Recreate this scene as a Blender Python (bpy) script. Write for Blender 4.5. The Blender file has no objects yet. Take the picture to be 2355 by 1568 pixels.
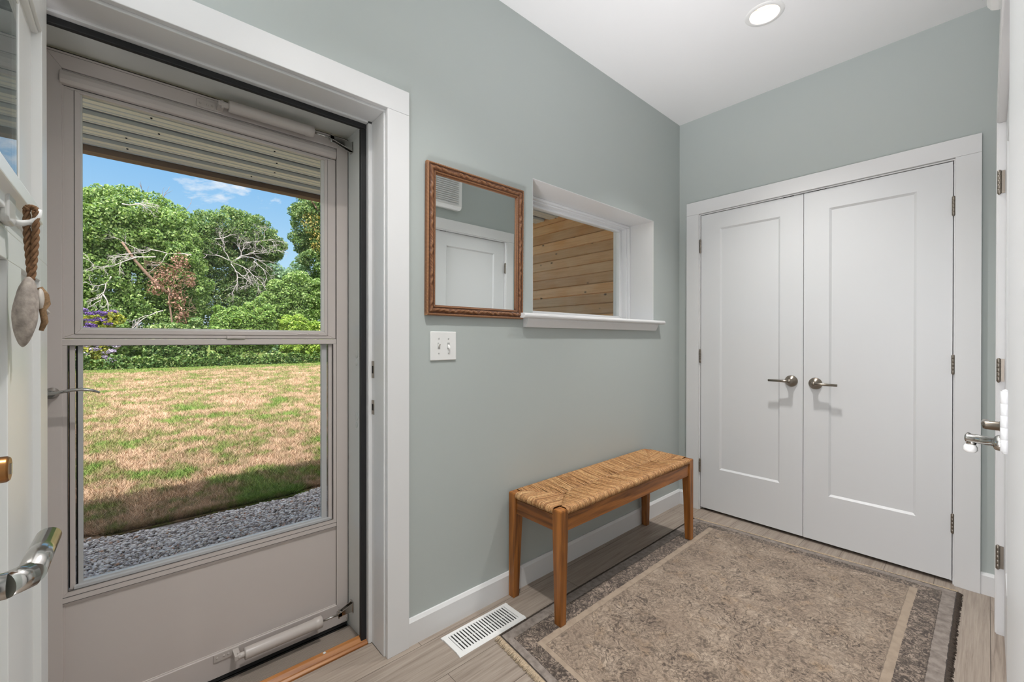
import bpy, math, random
import numpy as np
from mathutils import Vector, Matrix, Quaternion
random.seed(7)
RNG = np.random.default_rng(11)
SC = bpy.context.scene
COL = SC.collection
PI = math.pi

# ------------------------------------------------------------------ camera
CAM_P = Vector((1.48578, -2.94829, 1.17556))
YAW, PITCH, ROLL, FPX = math.radians(48.2023), math.radians(-0.1759), math.radians(0.0511), 978.46
Fv = Vector((-math.sin(YAW) * math.cos(PITCH), math.cos(YAW) * math.cos(PITCH), math.sin(PITCH)))
r0 = Vector((math.cos(YAW), math.sin(YAW), 0)); u0 = r0.cross(Fv)
Rv = r0 * math.cos(ROLL) + u0 * math.sin(ROLL); Uv = -r0 * math.sin(ROLL) + u0 * math.cos(ROLL)
cd = bpy.data.cameras.new('camera'); cam = bpy.data.objects.new('camera', cd); COL.objects.link(cam)
cd.sensor_fit = 'HORIZONTAL'; cd.sensor_width = 36.0; cd.lens = FPX / 2355 * 36
cd.clip_start = 0.01; cd.clip_end = 500
cam.matrix_world = Matrix(((Rv.x, Uv.x, -Fv.x, CAM_P.x), (Rv.y, Uv.y, -Fv.y, CAM_P.y), (Rv.z, Uv.z, -Fv.z, CAM_P.z), (0, 0, 0, 1)))
SC.camera = cam
vs = SC.view_settings
SC.display_settings.display_device = 'sRGB'
vs.view_transform = 'Standard'; vs.look = 'None'; vs.gamma = 1.0; vs.exposure = 0.06; vs.use_curve_mapping = False

# ------------------------------------------------------------------ sky
def lin(c):
    return tuple(((x / 255) / 12.92 if x / 255 <= .04045 else ((x / 255 + .055) / 1.055) ** 2.4) for x in c)
def rgba(c): return (*lin(c), 1.0)

W = bpy.data.worlds.new('sky'); SC.world = W; W.use_nodes = True
nt = W.node_tree; nt.nodes.clear()
def N(nt, typ, **kw):
    n = nt.nodes.new(typ)
    for k, v in kw.items():
        if k in n.inputs.keys() if isinstance(k, str) else False: n.inputs[k].default_value = v
        else: setattr(n, k, v)
    return n
def L(nt, a, b): nt.links.new(a, b)
def math_node(nt, op, a, b=None, c=None, clamp=False):
    n = nt.nodes.new('ShaderNodeMath'); n.operation = op; n.use_clamp = clamp
    for i, x in enumerate((a, b, c)):
        if x is None: continue
        if isinstance(x, (int, float)): n.inputs[i].default_value = x
        else: nt.links.new(x, n.inputs[i])
    return n.outputs[0]
def ramp(nt, fac, stops, interp='LINEAR'):
    n = nt.nodes.new('ShaderNodeValToRGB'); n.color_ramp.interpolation = interp
    el = n.color_ramp.elements
    while len(el) < len(stops): el.new(0.5)
    for e, (p, c) in zip(el, stops): e.position = p; e.color = c if len(c) == 4 else (*c, 1)
    nt.links.new(fac, n.inputs['Fac']); return n.outputs['Color']
def mix(nt, fac, a, b, mode='MIX'):
    n = nt.nodes.new('ShaderNodeMix'); n.data_type = 'RGBA'; n.blend_type = mode
    for s, x in ((n.inputs['Factor'], fac), (n.inputs['A'], a), (n.inputs['B'], b)):
        if isinstance(x, (int, float)): s.default_value = x
        elif isinstance(x, tuple): s.default_value = x if len(x) == 4 else (*x, 1)
        else: nt.links.new(x, s)
    return n.outputs['Result']
def noise(nt, vec, scale, detail=4, rough=.55, dist=0.0):
    n = nt.nodes.new('ShaderNodeTexNoise'); n.inputs['Scale'].default_value = scale
    n.inputs['Detail'].default_value = detail; n.inputs['Roughness'].default_value = rough; n.inputs['Distortion'].default_value = dist
    if vec is not None: nt.links.new(vec, n.inputs['Vector'])
    return n.outputs['Fac']
def mapping(nt, vec, scale=(1, 1, 1), rot=(0, 0, 0), loc=(0, 0, 0)):
    n = nt.nodes.new('ShaderNodeMapping'); n.inputs['Scale'].default_value = scale
    n.inputs['Rotation'].default_value = rot; n.inputs['Location'].default_value = loc
    nt.links.new(vec, n.inputs['Vector']); return n.outputs['Vector']

tc = N(nt, 'ShaderNodeTexCoord'); sep = N(nt, 'ShaderNodeSeparateXYZ'); L(nt, tc.outputs['Generated'], sep.inputs[0])
skyc = ramp(nt, sep.outputs['Z'], [(0.0, rgba((214, 232, 246))), (0.16, rgba((178, 218, 246))), (0.34, rgba((126, 186, 238))), (1.0, rgba((78, 140, 215)))])
zz = math_node(nt, 'MAXIMUM', sep.outputs['Z'], 0.03)
cx = math_node(nt, 'DIVIDE', sep.outputs['X'], zz); cy = math_node(nt, 'DIVIDE', sep.outputs['Y'], zz)
cmb = N(nt, 'ShaderNodeCombineXYZ'); L(nt, cx, cmb.inputs[0]); L(nt, cy, cmb.inputs[1])
cl = noise(nt, mapping(nt, cmb.outputs[0], (.55, 1.0, 1), loc=(3.1, 1.7, 0)), 1.1, 7, .6, .3)
clm = ramp(nt, cl, [(0.565, (0, 0, 0, 1)), (0.64, (1, 1, 1, 1))])
skyc2 = mix(nt, clm, skyc, rgba((250, 251, 253)))
upw = math_node(nt, 'SUBTRACT', math_node(nt, 'MULTIPLY_ADD', sep.outputs['X'], .55, sep.outputs['Z']), .30, clamp=True)
skyc2 = mix(nt, math_node(nt, 'MULTIPLY', upw, 2.0, clamp=True), skyc2, (1.0, .97, .94))
bg = N(nt, 'ShaderNodeBackground'); L(nt, skyc2, bg.inputs['Color']); 
bri = math_node(nt, 'ADD', 1.0, math_node(nt, 'MULTIPLY', upw, 4.0)); L(nt, bri, bg.inputs['Strength'])
wo = N(nt, 'ShaderNodeOutputWorld'); L(nt, bg.outputs[0], wo.inputs[0])

# ------------------------------------------------------------------ sun
sd = bpy.data.lights.new('sun', 'SUN'); sd.energy = 5.6; sd.angle = math.radians(.6); sd.color = (1, .975, .945)
sun = bpy.data.objects.new('sun', sd); COL.objects.link(sun)
sun.location = (6, -4, 14)
sun.rotation_euler = Vector((-.27, .42, -1)).to_track_quat('-Z', 'Y').to_euler()

# ------------------------------------------------------------------ lamps: recessed ceiling cans, and unseen area fills added for brightness
LAMP_W = (11.0, 13.0, 8.0, 8.0)
def area(name, loc, aim, sx, sy, watts, col=(1, 1, 1), spread=180):
    ld = bpy.data.lights.new(name, 'AREA'); ld.shape = 'RECTANGLE'; ld.size = sx; ld.size_y = sy; ld.energy = watts; ld.color = col; ld.spread = math.radians(spread)
    o = bpy.data.objects.new(name, ld); COL.objects.link(o); o.location = loc
    o.rotation_euler = Vector(aim).to_track_quat('-Z', 'Y').to_euler(); return o
area('back_fill', (.78, -6.55, 1.35), (0, 1, .06), 1.45, 2.4, 88, (1, .985, 1.03))  # unseen fill added behind the camera; the wall there has no window
area('ceiling_fill', (1.2, -4.1, .45), (0, .1, 1), .6, .9, 32, (1, .985, 1.02), 105)  # unseen upward fill added behind the camera to brighten ceiling and room
area('low_fill', (1.25, -3.3, .12), (-.25, .92, 1.12), .4, .4, 6.6, (1, .985, 1.02), 54)  # small unseen fill added low behind the camera, aimed up and forward
LAMPS = [(.776, -.712), (.776, -2.35), (.776, -4.05), (.776, -5.6)]  # first can is in view; the other three are unseen, added for fill

# ------------------------------------------------------------------ mesh helpers
WO = {}
class MB:
    def __init__(s): s.v = []; s.f = []; s.s = []
    def add(s, vs_, fs, smooth=False):
        o = len(s.v); s.v += [tuple(p) for p in vs_]; s.f += [tuple(i + o for i in f) for f in fs]; s.s += [smooth] * len(fs)
        return s
    def box(s, x0, y0, z0, x1, y1, z1):
        x0, x1 = min(x0, x1), max(x0, x1); y0, y1 = min(y0, y1), max(y0, y1); z0, z1 = min(z0, z1), max(z0, z1)
        v = [(x0, y0, z0), (x1, y0, z0), (x1, y1, z0), (x0, y1, z0), (x0, y0, z1), (x1, y0, z1), (x1, y1, z1), (x0, y1, z1)]
        return s.add(v, [(0, 3, 2, 1), (4, 5, 6, 7), (0, 1, 5, 4), (1, 2, 6, 5), (2, 3, 7, 6), (3, 0, 4, 7)])
    def prism(s, poly, axis, a, b, smooth=False):
        # poly: (u,v) pairs; axis 0: (y,z) extruded along x; 1: (x,z) along y; 2: (x,y) along z
        def P(u, v, w): return (w, u, v) if axis == 0 else ((u, w, v) if axis == 1 else (u, v, w))
        n = len(poly); v = [P(u, w_, a) for u, w_ in poly] + [P(u, w_, b) for u, w_ in poly]
        f = [tuple(range(n)), tuple(range(2 * n - 1, n - 1, -1))]
        s.add(v, f); o = len(s.v) - 2 * n
        for i in range(n):
            j = (i + 1) % n; s.f.append((o + i, o + n + i, o + n + j, o + j)); s.s.append(smooth)
        return s
    def frame_x(s, y0, y1, z0, z1, l, r, b, t, xa, xb):
        # four mitred bars in a plane of constant x
        o = [(y0, z0), (y1, z0), (y1, z1), (y0, z1)]; i = [(y0 + l, z0 + b), (y1 - r, z0 + b), (y1 - r, z1 - t), (y0 + l, z1 - t)]
        for k in range(4):
            m = (k + 1) % 4
            if (l, b, r, t)[(k + 1) % 4 if k % 2 == 0 else (k + 1) % 4] == 0: pass
            s.prism([o[k], o[m], i[m], i[k]], 0, xa, xb)
        return s
    def tube(s, pts, r, n=10, caps=True, flat=None, smooth=True):
        pts = [Vector(p) for p in pts]; m = len(pts)
        rs = r if isinstance(r, (list, tuple)) else [r] * m
        up = None; rings = []
        for i, p in enumerate(pts):
            t = (pts[min(i + 1, m - 1)] - pts[max(i - 1, 0)]); t = t.normalized() if t.length > 1e-9 else Vector((0, 0, 1))
            if up is None:
                up = Vector((0, 0, 1)) if abs(t.z) < .9 else Vector((1, 0, 0))
            a = t.cross(up)
            if a.length < 1e-6: a = t.orthogonal()
            a.normalize(); up = a.cross(t).normalized(); b = up
            k = flat if flat else 1.0
            rings.append([p + a * rs[i] * math.cos(2 * PI * q / n) + b * rs[i] * k * math.sin(2 * PI * q / n) for q in range(n)])
        o = len(s.v)
        for R in rings: s.v += [tuple(x) for x in R]
        for i in range(m - 1):
            for q in range(n):
                w = (q + 1) % n
                s.f.append((o + i * n + q, o + i * n + w, o + (i + 1) * n + w, o + (i + 1) * n + q)); s.s.append(smooth)
        if caps:
            s.f.append(tuple(o + q for q in reversed(range(n)))); s.s.append(False)
            s.f.append(tuple(o + (m - 1) * n + q for q in range(n))); s.s.append(False)
        return s
    def lathe(s, prof, org, axis=(0, 0, 1), n=32, smooth=True, cap=True):
        ax = Vector(axis).normalized(); a = ax.orthogonal().normalized(); b = ax.cross(a); org = Vector(org); o = len(s.v)
        for r, h in prof:
            for q in range(n): s.v.append(tuple(org + ax * h + (a * math.cos(2 * PI * q / n) + b * math.sin(2 * PI * q / n)) * r))
        for i in range(len(prof) - 1):
            for q in range(n):
                w = (q + 1) % n; s.f.append((o + i * n + q, o + i * n + w, o + (i + 1) * n + w, o + (i + 1) * n + q)); s.s.append(smooth)
        if cap:
            if prof[0][0] > 1e-6: s.f.append(tuple(o + q for q in reversed(range(n)))); s.s.append(False)
            if prof[-1][0] > 1e-6: s.f.append(tuple(o + (len(prof) - 1) * n + q for q in range(n))); s.s.append(False)
        return s
    def ellipsoid(s, c, rad, nu=20, nv=12, fn=None):
        o = len(s.v); c = Vector(c)
        for i in range(nv + 1):
            th = PI * i / nv
            for q in range(nu):
                ph = 2 * PI * q / nu
                d = Vector((math.sin(th) * math.cos(ph), math.sin(th) * math.sin(ph), math.cos(th)))
                p = Vector((d.x * rad[0], d.y * rad[1], d.z * rad[2]))
                if fn: p = fn(d, p)
                s.v.append(tuple(c + p))
        for i in range(nv):
            for q in range(nu):
                w = (q + 1) % nu; s.f.append((o + i * nu + q, o + (i + 1) * nu + q, o + (i + 1) * nu + w, o + i * nu + w)); s.s.append(True)
        return s

def place(o, parent=None, origin=None):
    COL.objects.link(o)
    if parent is not None: o.parent = parent
    WO[o.name] = Vector(origin)

def build(name, mb, mat, parent=None, bevel=0, seg=2, origin=None, fixn=True):
    V = np.array(mb.v, dtype=np.float64)
    if origin is None:
        if parent is not None: origin = WO[parent.name]
        else: origin = Vector(((V[:, 0].min() + V[:, 0].max()) / 2, (V[:, 1].min() + V[:, 1].max()) / 2, V[:, 2].min()))
    me = bpy.data.meshes.new(name); me.from_pydata((V - np.array(origin)).tolist(), [], mb.f)
    if fixn:
        import bmesh
        bm = bmesh.new(); bm.from_mesh(me); bmesh.ops.recalc_face_normals(bm, faces=bm.faces); bm.to_mesh(me); bm.free()
    me.polygons.foreach_set('use_smooth', mb.s)
    me.materials.append(mat)
    o = bpy.data.objects.new(name, me)
    place(o, parent, origin)
    o.location = Vector(origin) - (WO[parent.name] if parent is not None else Vector((0, 0, 0)))
    if bevel:
        b = o.modifiers.new('edge', 'BEVEL'); b.width = bevel; b.segments = seg; b.limit_method = 'ANGLE'; b.angle_limit = math.radians(35)
    me.update()
    return o

def thing(name, label, cat, loc, group=None, kind=None):
    o = bpy.data.objects.new(name, None); place(o, None, loc); o.location = loc; o.empty_display_size = .05
    return tag(o, label, cat, group, kind)
def tag(o, label=None, cat=None, group=None, kind=None):
    if label: o['label'] = label
    if cat: o['category'] = cat
    if group: o['group'] = group
    if kind: o['kind'] = kind
    return o
def struct(name, mb, mat, label, cat, bevel=0):
    return tag(build(name, mb, mat, bevel=bevel), label, cat, kind='structure')

# ------------------------------------------------------------------ materials
def newmat(name):
    m = bpy.data.materials.new(name); m.use_nodes = True
    t = m.node_tree; b = t.nodes['Principled BSDF']; return m, t, b
def paint(name, col, rough=.5, metal=0.0, bump=None, var=0.0, vscale=3.0, spec=None, coat=0.0):
    m, t, b = newmat(name)
    b.inputs['Base Color'].default_value = rgba(col); b.inputs['Roughness'].default_value = rough; b.inputs['Metallic'].default_value = metal
    if spec is not None: b.inputs['Specular IOR Level'].default_value = spec
    if coat: b.inputs['Coat Weight'].default_value = coat
    if var or bump: g = N(t, 'ShaderNodeNewGeometry')
    if var:
        nz = noise(t, g.outputs['Position'], vscale, 5, .6)
        lo = tuple(c * (1 - var) for c in lin(col)); hi = tuple(min(1, c * (1 + var)) for c in lin(col))
        L(t, ramp(t, nz, [(.3, (*lo, 1)), (.7, (*hi, 1))]), b.inputs['Base Color'])
    if bump:
        sc, st = bump
        bp = N(t, 'ShaderNodeBump'); bp.inputs['Strength'].default_value = st; bp.inputs['Distance'].default_value = .002
        L(t, noise(t, g.outputs['Position'], sc, 3), bp.inputs['Height']); L(t, bp.outputs[0], b.inputs['Normal'])
    return m

M_WALL = paint('sage_wall_paint', (181, 188, 185), .62, bump=(420, .06))
M_CEIL = paint('ceiling_paint', (243, 243, 243), .85)
M_TRIM = paint('white_trim_paint', (226, 226, 226), .38, bump=(60, .03))
M_DOOR = paint('white_door_paint', (224, 225, 226), .36, bump=(70, .03))
M_ENTRY = paint('entry_door_paint', (232, 233, 231), .34, bump=(45, .04))
M_STORM = paint('taupe_aluminium', (204, 195, 190), .38, bump=(500, .05))
M_JAMB = paint('exterior_jamb_paint', (216, 218, 215), .45)
M_BLACK = paint('black_rubber', (28, 28, 30), .55)
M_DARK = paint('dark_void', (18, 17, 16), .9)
M_NICKEL = paint('brushed_nickel', (150, 141, 130), .3, 1.0)
M_STEEL = paint('polished_steel', (190, 188, 184), .18, 1.0)
M_HINGE = paint('satin_hinge_metal', (142, 134, 124), .38, .9)
M_CLOSER = paint('closer_enamel', (196, 188, 182), .3)
M_PLASTIC = paint('white_plastic', (236, 236, 234), .35)
M_VENT = paint('white_enamel_steel', (232, 232, 230), .4)

def glass(name, tint=(1, 1, 1), ior=1.45):
    m = bpy.data.materials.new(name); m.use_nodes = True; t = m.node_tree; t.nodes.clear()
    tr = N(t, 'ShaderNodeBsdfTransparent'); tr.inputs['Color'].default_value = (*tint, 1)
    gl = N(t, 'ShaderNodeBsdfGlossy'); gl.inputs['Roughness'].default_value = 0.0
    fr = N(t, 'ShaderNodeFresnel'); gg = N(t, 'ShaderNodeNewGeometry')
    L(t, math_node(t, 'ADD', math_node(t, 'MULTIPLY', gg.outputs['Backfacing'], 1 / ior - ior), ior), fr.inputs['IOR'])
    mx = N(t, 'ShaderNodeMixShader'); L(t, fr.outputs[0], mx.inputs[0]); L(t, tr.outputs[0], mx.inputs[1]); L(t, gl.outputs[0], mx.inputs[2])
    o = N(t, 'ShaderNodeOutputMaterial'); L(t, mx.outputs[0], o.inputs[0]); return m
M_GLASS = glass('clear_glass', (.985, .99, .99), 1.22)
M_GLASS_DOOR = glass('door_lite_glass', (.42, .44, .43), 2.3)
M_MIRROR = paint('mirror_silver', (236, 240, 240), .0, 1.0)

def wood(name, base, dark, axis, scale=1.0, rough=.42, coat=.08):
    # long grain along the given axis (0,1,2)
    m, t, b = newmat(name); tcn = N(t, 'ShaderNodeTexCoord')
    sc = [38 * scale] * 3; sc[axis] = 2.6 * scale
    v = mapping(t, tcn.outputs['Object'], tuple(sc))
    n1 = noise(t, v, 1.0, 5, .6, .6)
    sc2 = [7 * scale] * 3; sc2[axis] = .9 * scale
    n2 = noise(t, mapping(t, tcn.outputs['Object'], tuple(sc2), loc=(2, 5, 1)), 1.0, 3, .5, 1.2)
    c1 = ramp(t, n1, [(.3, rgba(dark)), (.62, rgba(base))])
    c2 = ramp(t, n2, [(.33, (.34, .28, .24)), (.5, (1, 1, 1))])
    L(t, mix(t, .75, c1, c2, 'MULTIPLY'), b.inputs['Base Color'])
    b.inputs['Roughness'].default_value = rough; b.inputs['Coat Weight'].default_value = coat; b.inputs['Coat Roughness'].default_value = .3
    bp = N(t, 'ShaderNodeBump'); bp.inputs['Strength'].default_value = .08; bp.inputs['Distance'].default_value = .002
    L(t, n1, bp.inputs['Height']); L(t, bp.outputs[0], b.inputs['Normal'])
    return m
M_WOOD_Z = wood('acacia_upright', (172, 108, 46), (94, 52, 16), 2)
M_WOOD_Y = wood('acacia_lengthwise', (172, 108, 46), (94, 52, 16), 1)
M_WOOD_X = wood('acacia_crosswise', (172, 108, 46), (94, 52, 16), 0)
M_OAK = wood('oak_threshold', (200, 138, 78), (160, 98, 44), 1, 1.4, .4)

def floor_mat():
    m, t, b = newmat('taupe_plank_floor'); g = N(t, 'ShaderNodeNewGeometry')
    sp = N(t, 'ShaderNodeSeparateXYZ'); L(t, g.outputs['Position'], sp.inputs[0])
    cb = N(t, 'ShaderNodeCombineXYZ')
    L(t, math_node(t, 'ADD', sp.outputs['Y'], 2.12 + 1.2 * 5), cb.inputs[0]); L(t, math_node(t, 'ADD', sp.outputs['X'], -.04 + .182 * 10), cb.inputs[1])
    br = N(t, 'ShaderNodeTexBrick'); L(t, cb.outputs[0], br.inputs['Vector'])
    br.offset = .37; br.offset_frequency = 2
    br.inputs['Scale'].default_value = 1.0; br.inputs['Brick Width'].default_value = 1.2; br.inputs['Row Height'].default_value = .182
    br.inputs['Mortar Size'].default_value = .0011; br.inputs['Mortar Smooth'].default_value = .2; br.inputs['Bias'].default_value = 0
    br.inputs['Color1'].default_value = (.92, .92, .92, 1); br.inputs['Color2'].default_value = (1.06, 1.05, 1.04, 1); br.inputs['Mortar'].default_value = (.3, .28, .27, 1)
    # shift grain per plank row
    row = math_node(t, 'FLOOR', math_node(t, 'DIVIDE', cb.inputs[1].links[0].from_socket, .182))
    cb2 = N(t, 'ShaderNodeCombineXYZ')
    L(t, math_node(t, 'MULTIPLY', sp.outputs['X'], 62), cb2.inputs[0]); L(t, math_node(t, 'MULTIPLY_ADD', sp.outputs['Y'], 2.3, math_node(t, 'MULTIPLY', row, 7.3)), cb2.inputs[1]); L(t, row, cb2.inputs[2])
    n1 = noise(t, cb2.outputs[0], 1.0, 6, .62, 1.1)
    cb3 = N(t, 'ShaderNodeCombineXYZ')
    L(t, math_node(t, 'MULTIPLY', sp.outputs['X'], 230), cb3.inputs[0]); L(t, math_node(t, 'MULTIPLY', sp.outputs['Y'], 6), cb3.inputs[1])
    n2 = noise(t, cb3.outputs[0], 1.0, 3, .6)
    c = ramp(t, n1, [(.22, rgba((122, 108, 98))), (.46, rgba((160, 147, 135))), (.75, rgba((178, 166, 154)))])
    c = mix(t, 1.0, c, ramp(t, n2, [(.3, (.84, .83, .82)), (.6, (1.02, 1.02, 1.02))]), 'MULTIPLY')
    c = mix(t, 1.0, c, br.outputs['Color'], 'MULTIPLY')
    L(t, c, b.inputs['Base Color']); b.inputs['Roughness'].default_value = .48; b.inputs['Specular IOR Level'].default_value = .4
    bp = N(t, 'ShaderNodeBump'); bp.inputs['Strength'].default_value = .12; bp.inputs['Distance'].default_value = .001
    L(t, n2, bp.inputs['Height']); L(t, bp.outputs[0], b.inputs['Normal'])
    return m
M_FLOOR = floor_mat()

# ================================================================== ROOM SHELL
ZC = 2.719
XR = 1.55          # right wall plane
YB = -6.6          # wall behind the camera
DY0, DY1, DZ = -3.175, -2.235, 2.034        # rough entry opening
WY0, WY1, WZ0, WZ1 = -1.485, -.355, 1.285, 1.966
w = MB()
for y0, y1, z0, z1 in ((YB - .1, DY0, -.3, ZC), (DY0, DY1, DZ, ZC), (DY0, DY1, -.3, -.03), (DY1, WY0, -.3, ZC), (WY0, WY1, -.3, WZ0), (WY0, WY1, WZ1, ZC), (WY1, .3, -.3, ZC)):
    w.box(-.30, y0, z0, 0, y1, z1)
struct('wall_left', w, M_WALL, 'sage green wall holding the storm door, mirror and small window', 'wall')
CX0, CX1, CZ = .148, 1.380, 2.045
w = MB()
for x0, x1, z0, z1 in ((0, CX0, 0, ZC), (CX0, CX1, CZ, ZC), (CX1, XR + .2, 0, ZC)): w.box(x0, 0, z0, x1, .12, z1)
w.box(0, .12, 0, XR + .2, .30, ZC)
struct('wall_back', w, M_WALL, 'sage green end wall around the white double closet doors', 'wall')
RY0, RY1 = -1.885, -.37
w = MB()
for y0, y1, z0, z1 in ((YB - .1, RY0, 0, ZC), (RY0, RY1, 2.05, ZC), (RY1, 0, 0, ZC)): w.box(XR, y0, z0, XR + .12, y1, z1)
w.box(XR + .12, YB - .1, 0, XR + .2, 0, ZC)
struct('wall_right', w, M_WALL, 'sage green wall at the right picture edge beside its own white closet doors', 'wall')
struct('wall_front', MB().box(0, YB - .1, 0, XR, YB, ZC), M_WALL, 'sage green wall behind the viewpoint', 'wall')
struct('floor', MB().box(-.02, YB, -.06, XR + .12, .12, 0), M_FLOOR, 'taupe wood-look plank floor', 'floor')
# ceiling with round holes for the recessed lamps
c = MB()
R_H = .064
ys = [YB - .1]
for (lx, ly) in sorted(LAMPS, key=lambda p: p[1]): ys += [ly - .2, ly + .2]
ys += [.3]
for i in range(0, len(ys), 2): c.add([(-.3, ys[i], ZC), (XR + .2, ys[i], ZC), (XR + .2, ys[i + 1], ZC), (-.3, ys[i + 1], ZC)], [(0, 3, 2, 1)])
for lx, ly in LAMPS:
    c.add([(-.3, ly - .2, ZC), (lx - .2, ly - .2, ZC), (lx - .2, ly + .2, ZC), (-.3, ly + .2, ZC)], [(0, 3, 2, 1)])
    c.add([(lx + .2, ly - .2, ZC), (XR + .2, ly - .2, ZC), (XR + .2, ly + .2, ZC), (lx + .2, ly + .2, ZC)], [(0, 3, 2, 1)])
    n = 48; inner = [(lx + R_H * math.cos(2 * PI * q / n), ly + R_H * math.sin(2 * PI * q / n), ZC) for q in range(n)]
    outer = []
    for q in range(n):
        ca, sa = math.cos(2 * PI * q / n), math.sin(2 * PI * q / n); k = .2 / max(abs(ca), abs(sa)); outer.append((lx + ca * k, ly + sa * k, ZC))
    c.add(inner + outer, [(q, (q + 1) % n, n + (q + 1) % n, n + q) for q in range(n)])
c.box(-.3, YB - .1, ZC + .15, XR + .2, .3, ZC + .22)
for (x0, y0, x1, y1) in ((-.3, YB - .1, -.25, .3), (XR + .15, YB - .1, XR + .2, .3), (-.3, YB - .1, XR + .2, YB - .05), (-.3, .25, XR + .2, .3)): c.box(x0, y0, ZC, x1, y1, ZC + .15)
tag(build('ceiling', c, M_CEIL, fixn=False), 'flat white ceiling with a recessed light', 'ceiling', kind='structure')

# baseboards
def bb_prof(d=.0145, h=.10): return [(0, 0), (d, 0), (d, h - .012), (d * .45, h), (0, h)]
b = MB(); b.prism([(x, z) for x, z in bb_prof()], 1, -2.161, 0); b.prism([(x, z) for x, z in bb_prof()], 1, YB, -3.27)
struct('baseboard_left', b, M_TRIM, 'white baseboard running below the mirror and behind the bench', 'baseboard')
b = MB()
for x0, x1 in ((.0145, .062), (1.465, XR)): b.prism([(-x, z) for x, z in bb_prof()], 0, x0, x1)
struct('baseboard_back', b, M_TRIM, 'short white baseboard pieces either side of the closet casing', 'baseboard')
b = MB(); b.prism([(XR - x, z) for x, z in bb_prof()], 1, RY1 + .09, -.0145); b.prism([(XR - x, z) for x, z in bb_prof()], 1, YB, RY0 - .095)
struct('baseboard_right', b, M_TRIM, 'white baseboard on the wall at the right picture edge', 'baseboard')

# ================================================================== ENTRY DOOR TRIM AND JAMB
t = thing('trim_1', 'wide white casing and stepped jamb around the storm door', 'door trim', (0, -2.2, 0), kind='structure')
m = MB(); m.box(0, -2.249, 0, .02, -2.161, 2.0235); m.box(0, -3.27, 0, .02, -3.178, 2.0235); m.box(0, -3.27, 2.024, .02, -2.161, 2.112)
build('casing', m, M_TRIM, t, bevel=.0018)
m = MB()   # white inner jamb with stop
m.box(-.107, -2.2545, 0, -.0005, -2.236, 2.016); m.box(-.107, -3.174, 0, -.0005, -3.157, 2.016); m.box(-.107, -3.174, 2.016, -.0005, -2.236, 2.033)
m.box(-.128, -2.268, 0, -.1045, -2.236, 2.0095); m.box(-.128, -3.174, 0, -.1045, -3.143, 2.0095); m.box(-.128, -3.143, 2.0095, -.1045, -2.268, 2.033)
build('jamb', m, M_TRIM, t, bevel=.0025)
m = MB(); m.box(-.14, -2.2905, .0, -.1225, -2.2685, 1.9895); m.box(-.14, -3.142, 0, -.1225, -3.12, 1.9895); m.box(-.14, -3.142, 1.99, -.1225, -2.2685, 2.0095)
build('weatherstrip', m, M_BLACK, t, bevel=.003)
m = MB(); m.box(-.36, -2.275, -.03, -.1285, -2.236, 2.033); m.box(-.36, -3.174, -.03, -.1285, -3.135, 2.033); m.box(-.36, -3.135, 2.0135, -.1285, -2.275, 2.033)
ej = build('exterior_jamb', m, M_JAMB, t, bevel=.001); tag(ej, 'grey painted outer jamb')
for z, h in ((1.06, .066), (.915, .056)):
    m = MB(); m.box(-.1035, -2.2562, z - h / 2, -.083, -2.2542, z + h / 2)
    sp = build('strike_plate', m, M_NICKEL, t, bevel=.0008)
    m = MB(); m.box(-.099, -2.2567, z - h * .22, -.088, -2.256, z + h * .22); build('latch_slot', m, M_DARK, sp)
for z in (1.105, .855):
    m = MB(); m.lathe([(.0, 0), (.017, 0), (.015, .0015), (0, .0018)], (-.205, -2.275, z + .012), (0, -1, 0), 20); m.lathe([(.0, 0), (.012, 0), (.010, .0014), (0, .0016)], (-.205, -2.275, z - .022), (0, -1, 0), 20)
    build('filler_patch', m, M_JAMB, t)

# sill and oak threshold
M_SILL = paint('grey_brown_sill', (150, 138, 128), .55)
m = MB()
for i in range(17):
    x0 = -.276 + i * .0072
    m.prism([(x0, -.03), (x0 + .0072, -.03), (x0 + .0072, -.0125 + .0005 * i), (x0 + .0056, -.0075 + .0005 * i), (x0 + .0012, -.0075 + .0005 * i), (x0, -.0125 + .0005 * i)], 1, -3.134, -2.2755)
th = thing('trim_2', 'ridged grey door sill with an oak threshold strip along its edge', 'threshold', (-.15, -2.7, -.03), kind='structure')
build('ridged_sill', m, M_SILL, th)
m = MB(); m.box(-.36, -3.134, -.06, -.276, -2.2755, -.012); build('sill_edge', m, M_STEEL, th, bevel=.001)
m = MB(); m.prism([(-.1545, -.03), (-.108, -.03), (-.108, .004), (-.117, .0105), (-.121, .0105), (-.133, .021), (-.149, .021), (-.1545, .016)], 1, -3.14, -2.2685)
tw = build('oak_strip', m, M_OAK, th, bevel=.0015); tag(tw, 'orange-brown oak strip')
m = MB()
for yy in (-2.42, -2.78): m.lathe([(0, 0), (.006, 0), (.005, .001), (0, .0012)], (-.141, yy, .021), (0, 0, 1), 14)
build('screw_plug', m, M_PLASTIC, tw)
m = MB(); m.box(-.107, -3.157, -.03, -.02, -2.2545, -.001); build('sill_back', m, M_FLOOR, th)

# ================================================================== STORM DOOR (door_1)
sx = -.29
d1 = thing('door_1', 'taupe metal storm door with two glass panes, lawn visible through it', 'storm door', (sx, -2.7, 0), kind='structure')
yL, yR = -3.1335, -2.2765
m = MB(); m.frame_x(yL, yR, .004, 2.004, .036, .046, .082, .048, sx - .03, sx)
m.frame_x(yL + .028, yR - .037, .08, 1.9605, .012, .010, .01, .008, sx - .028, sx - .006)
build('frame', m, M_STORM, d1, bevel=.0012)
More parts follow.
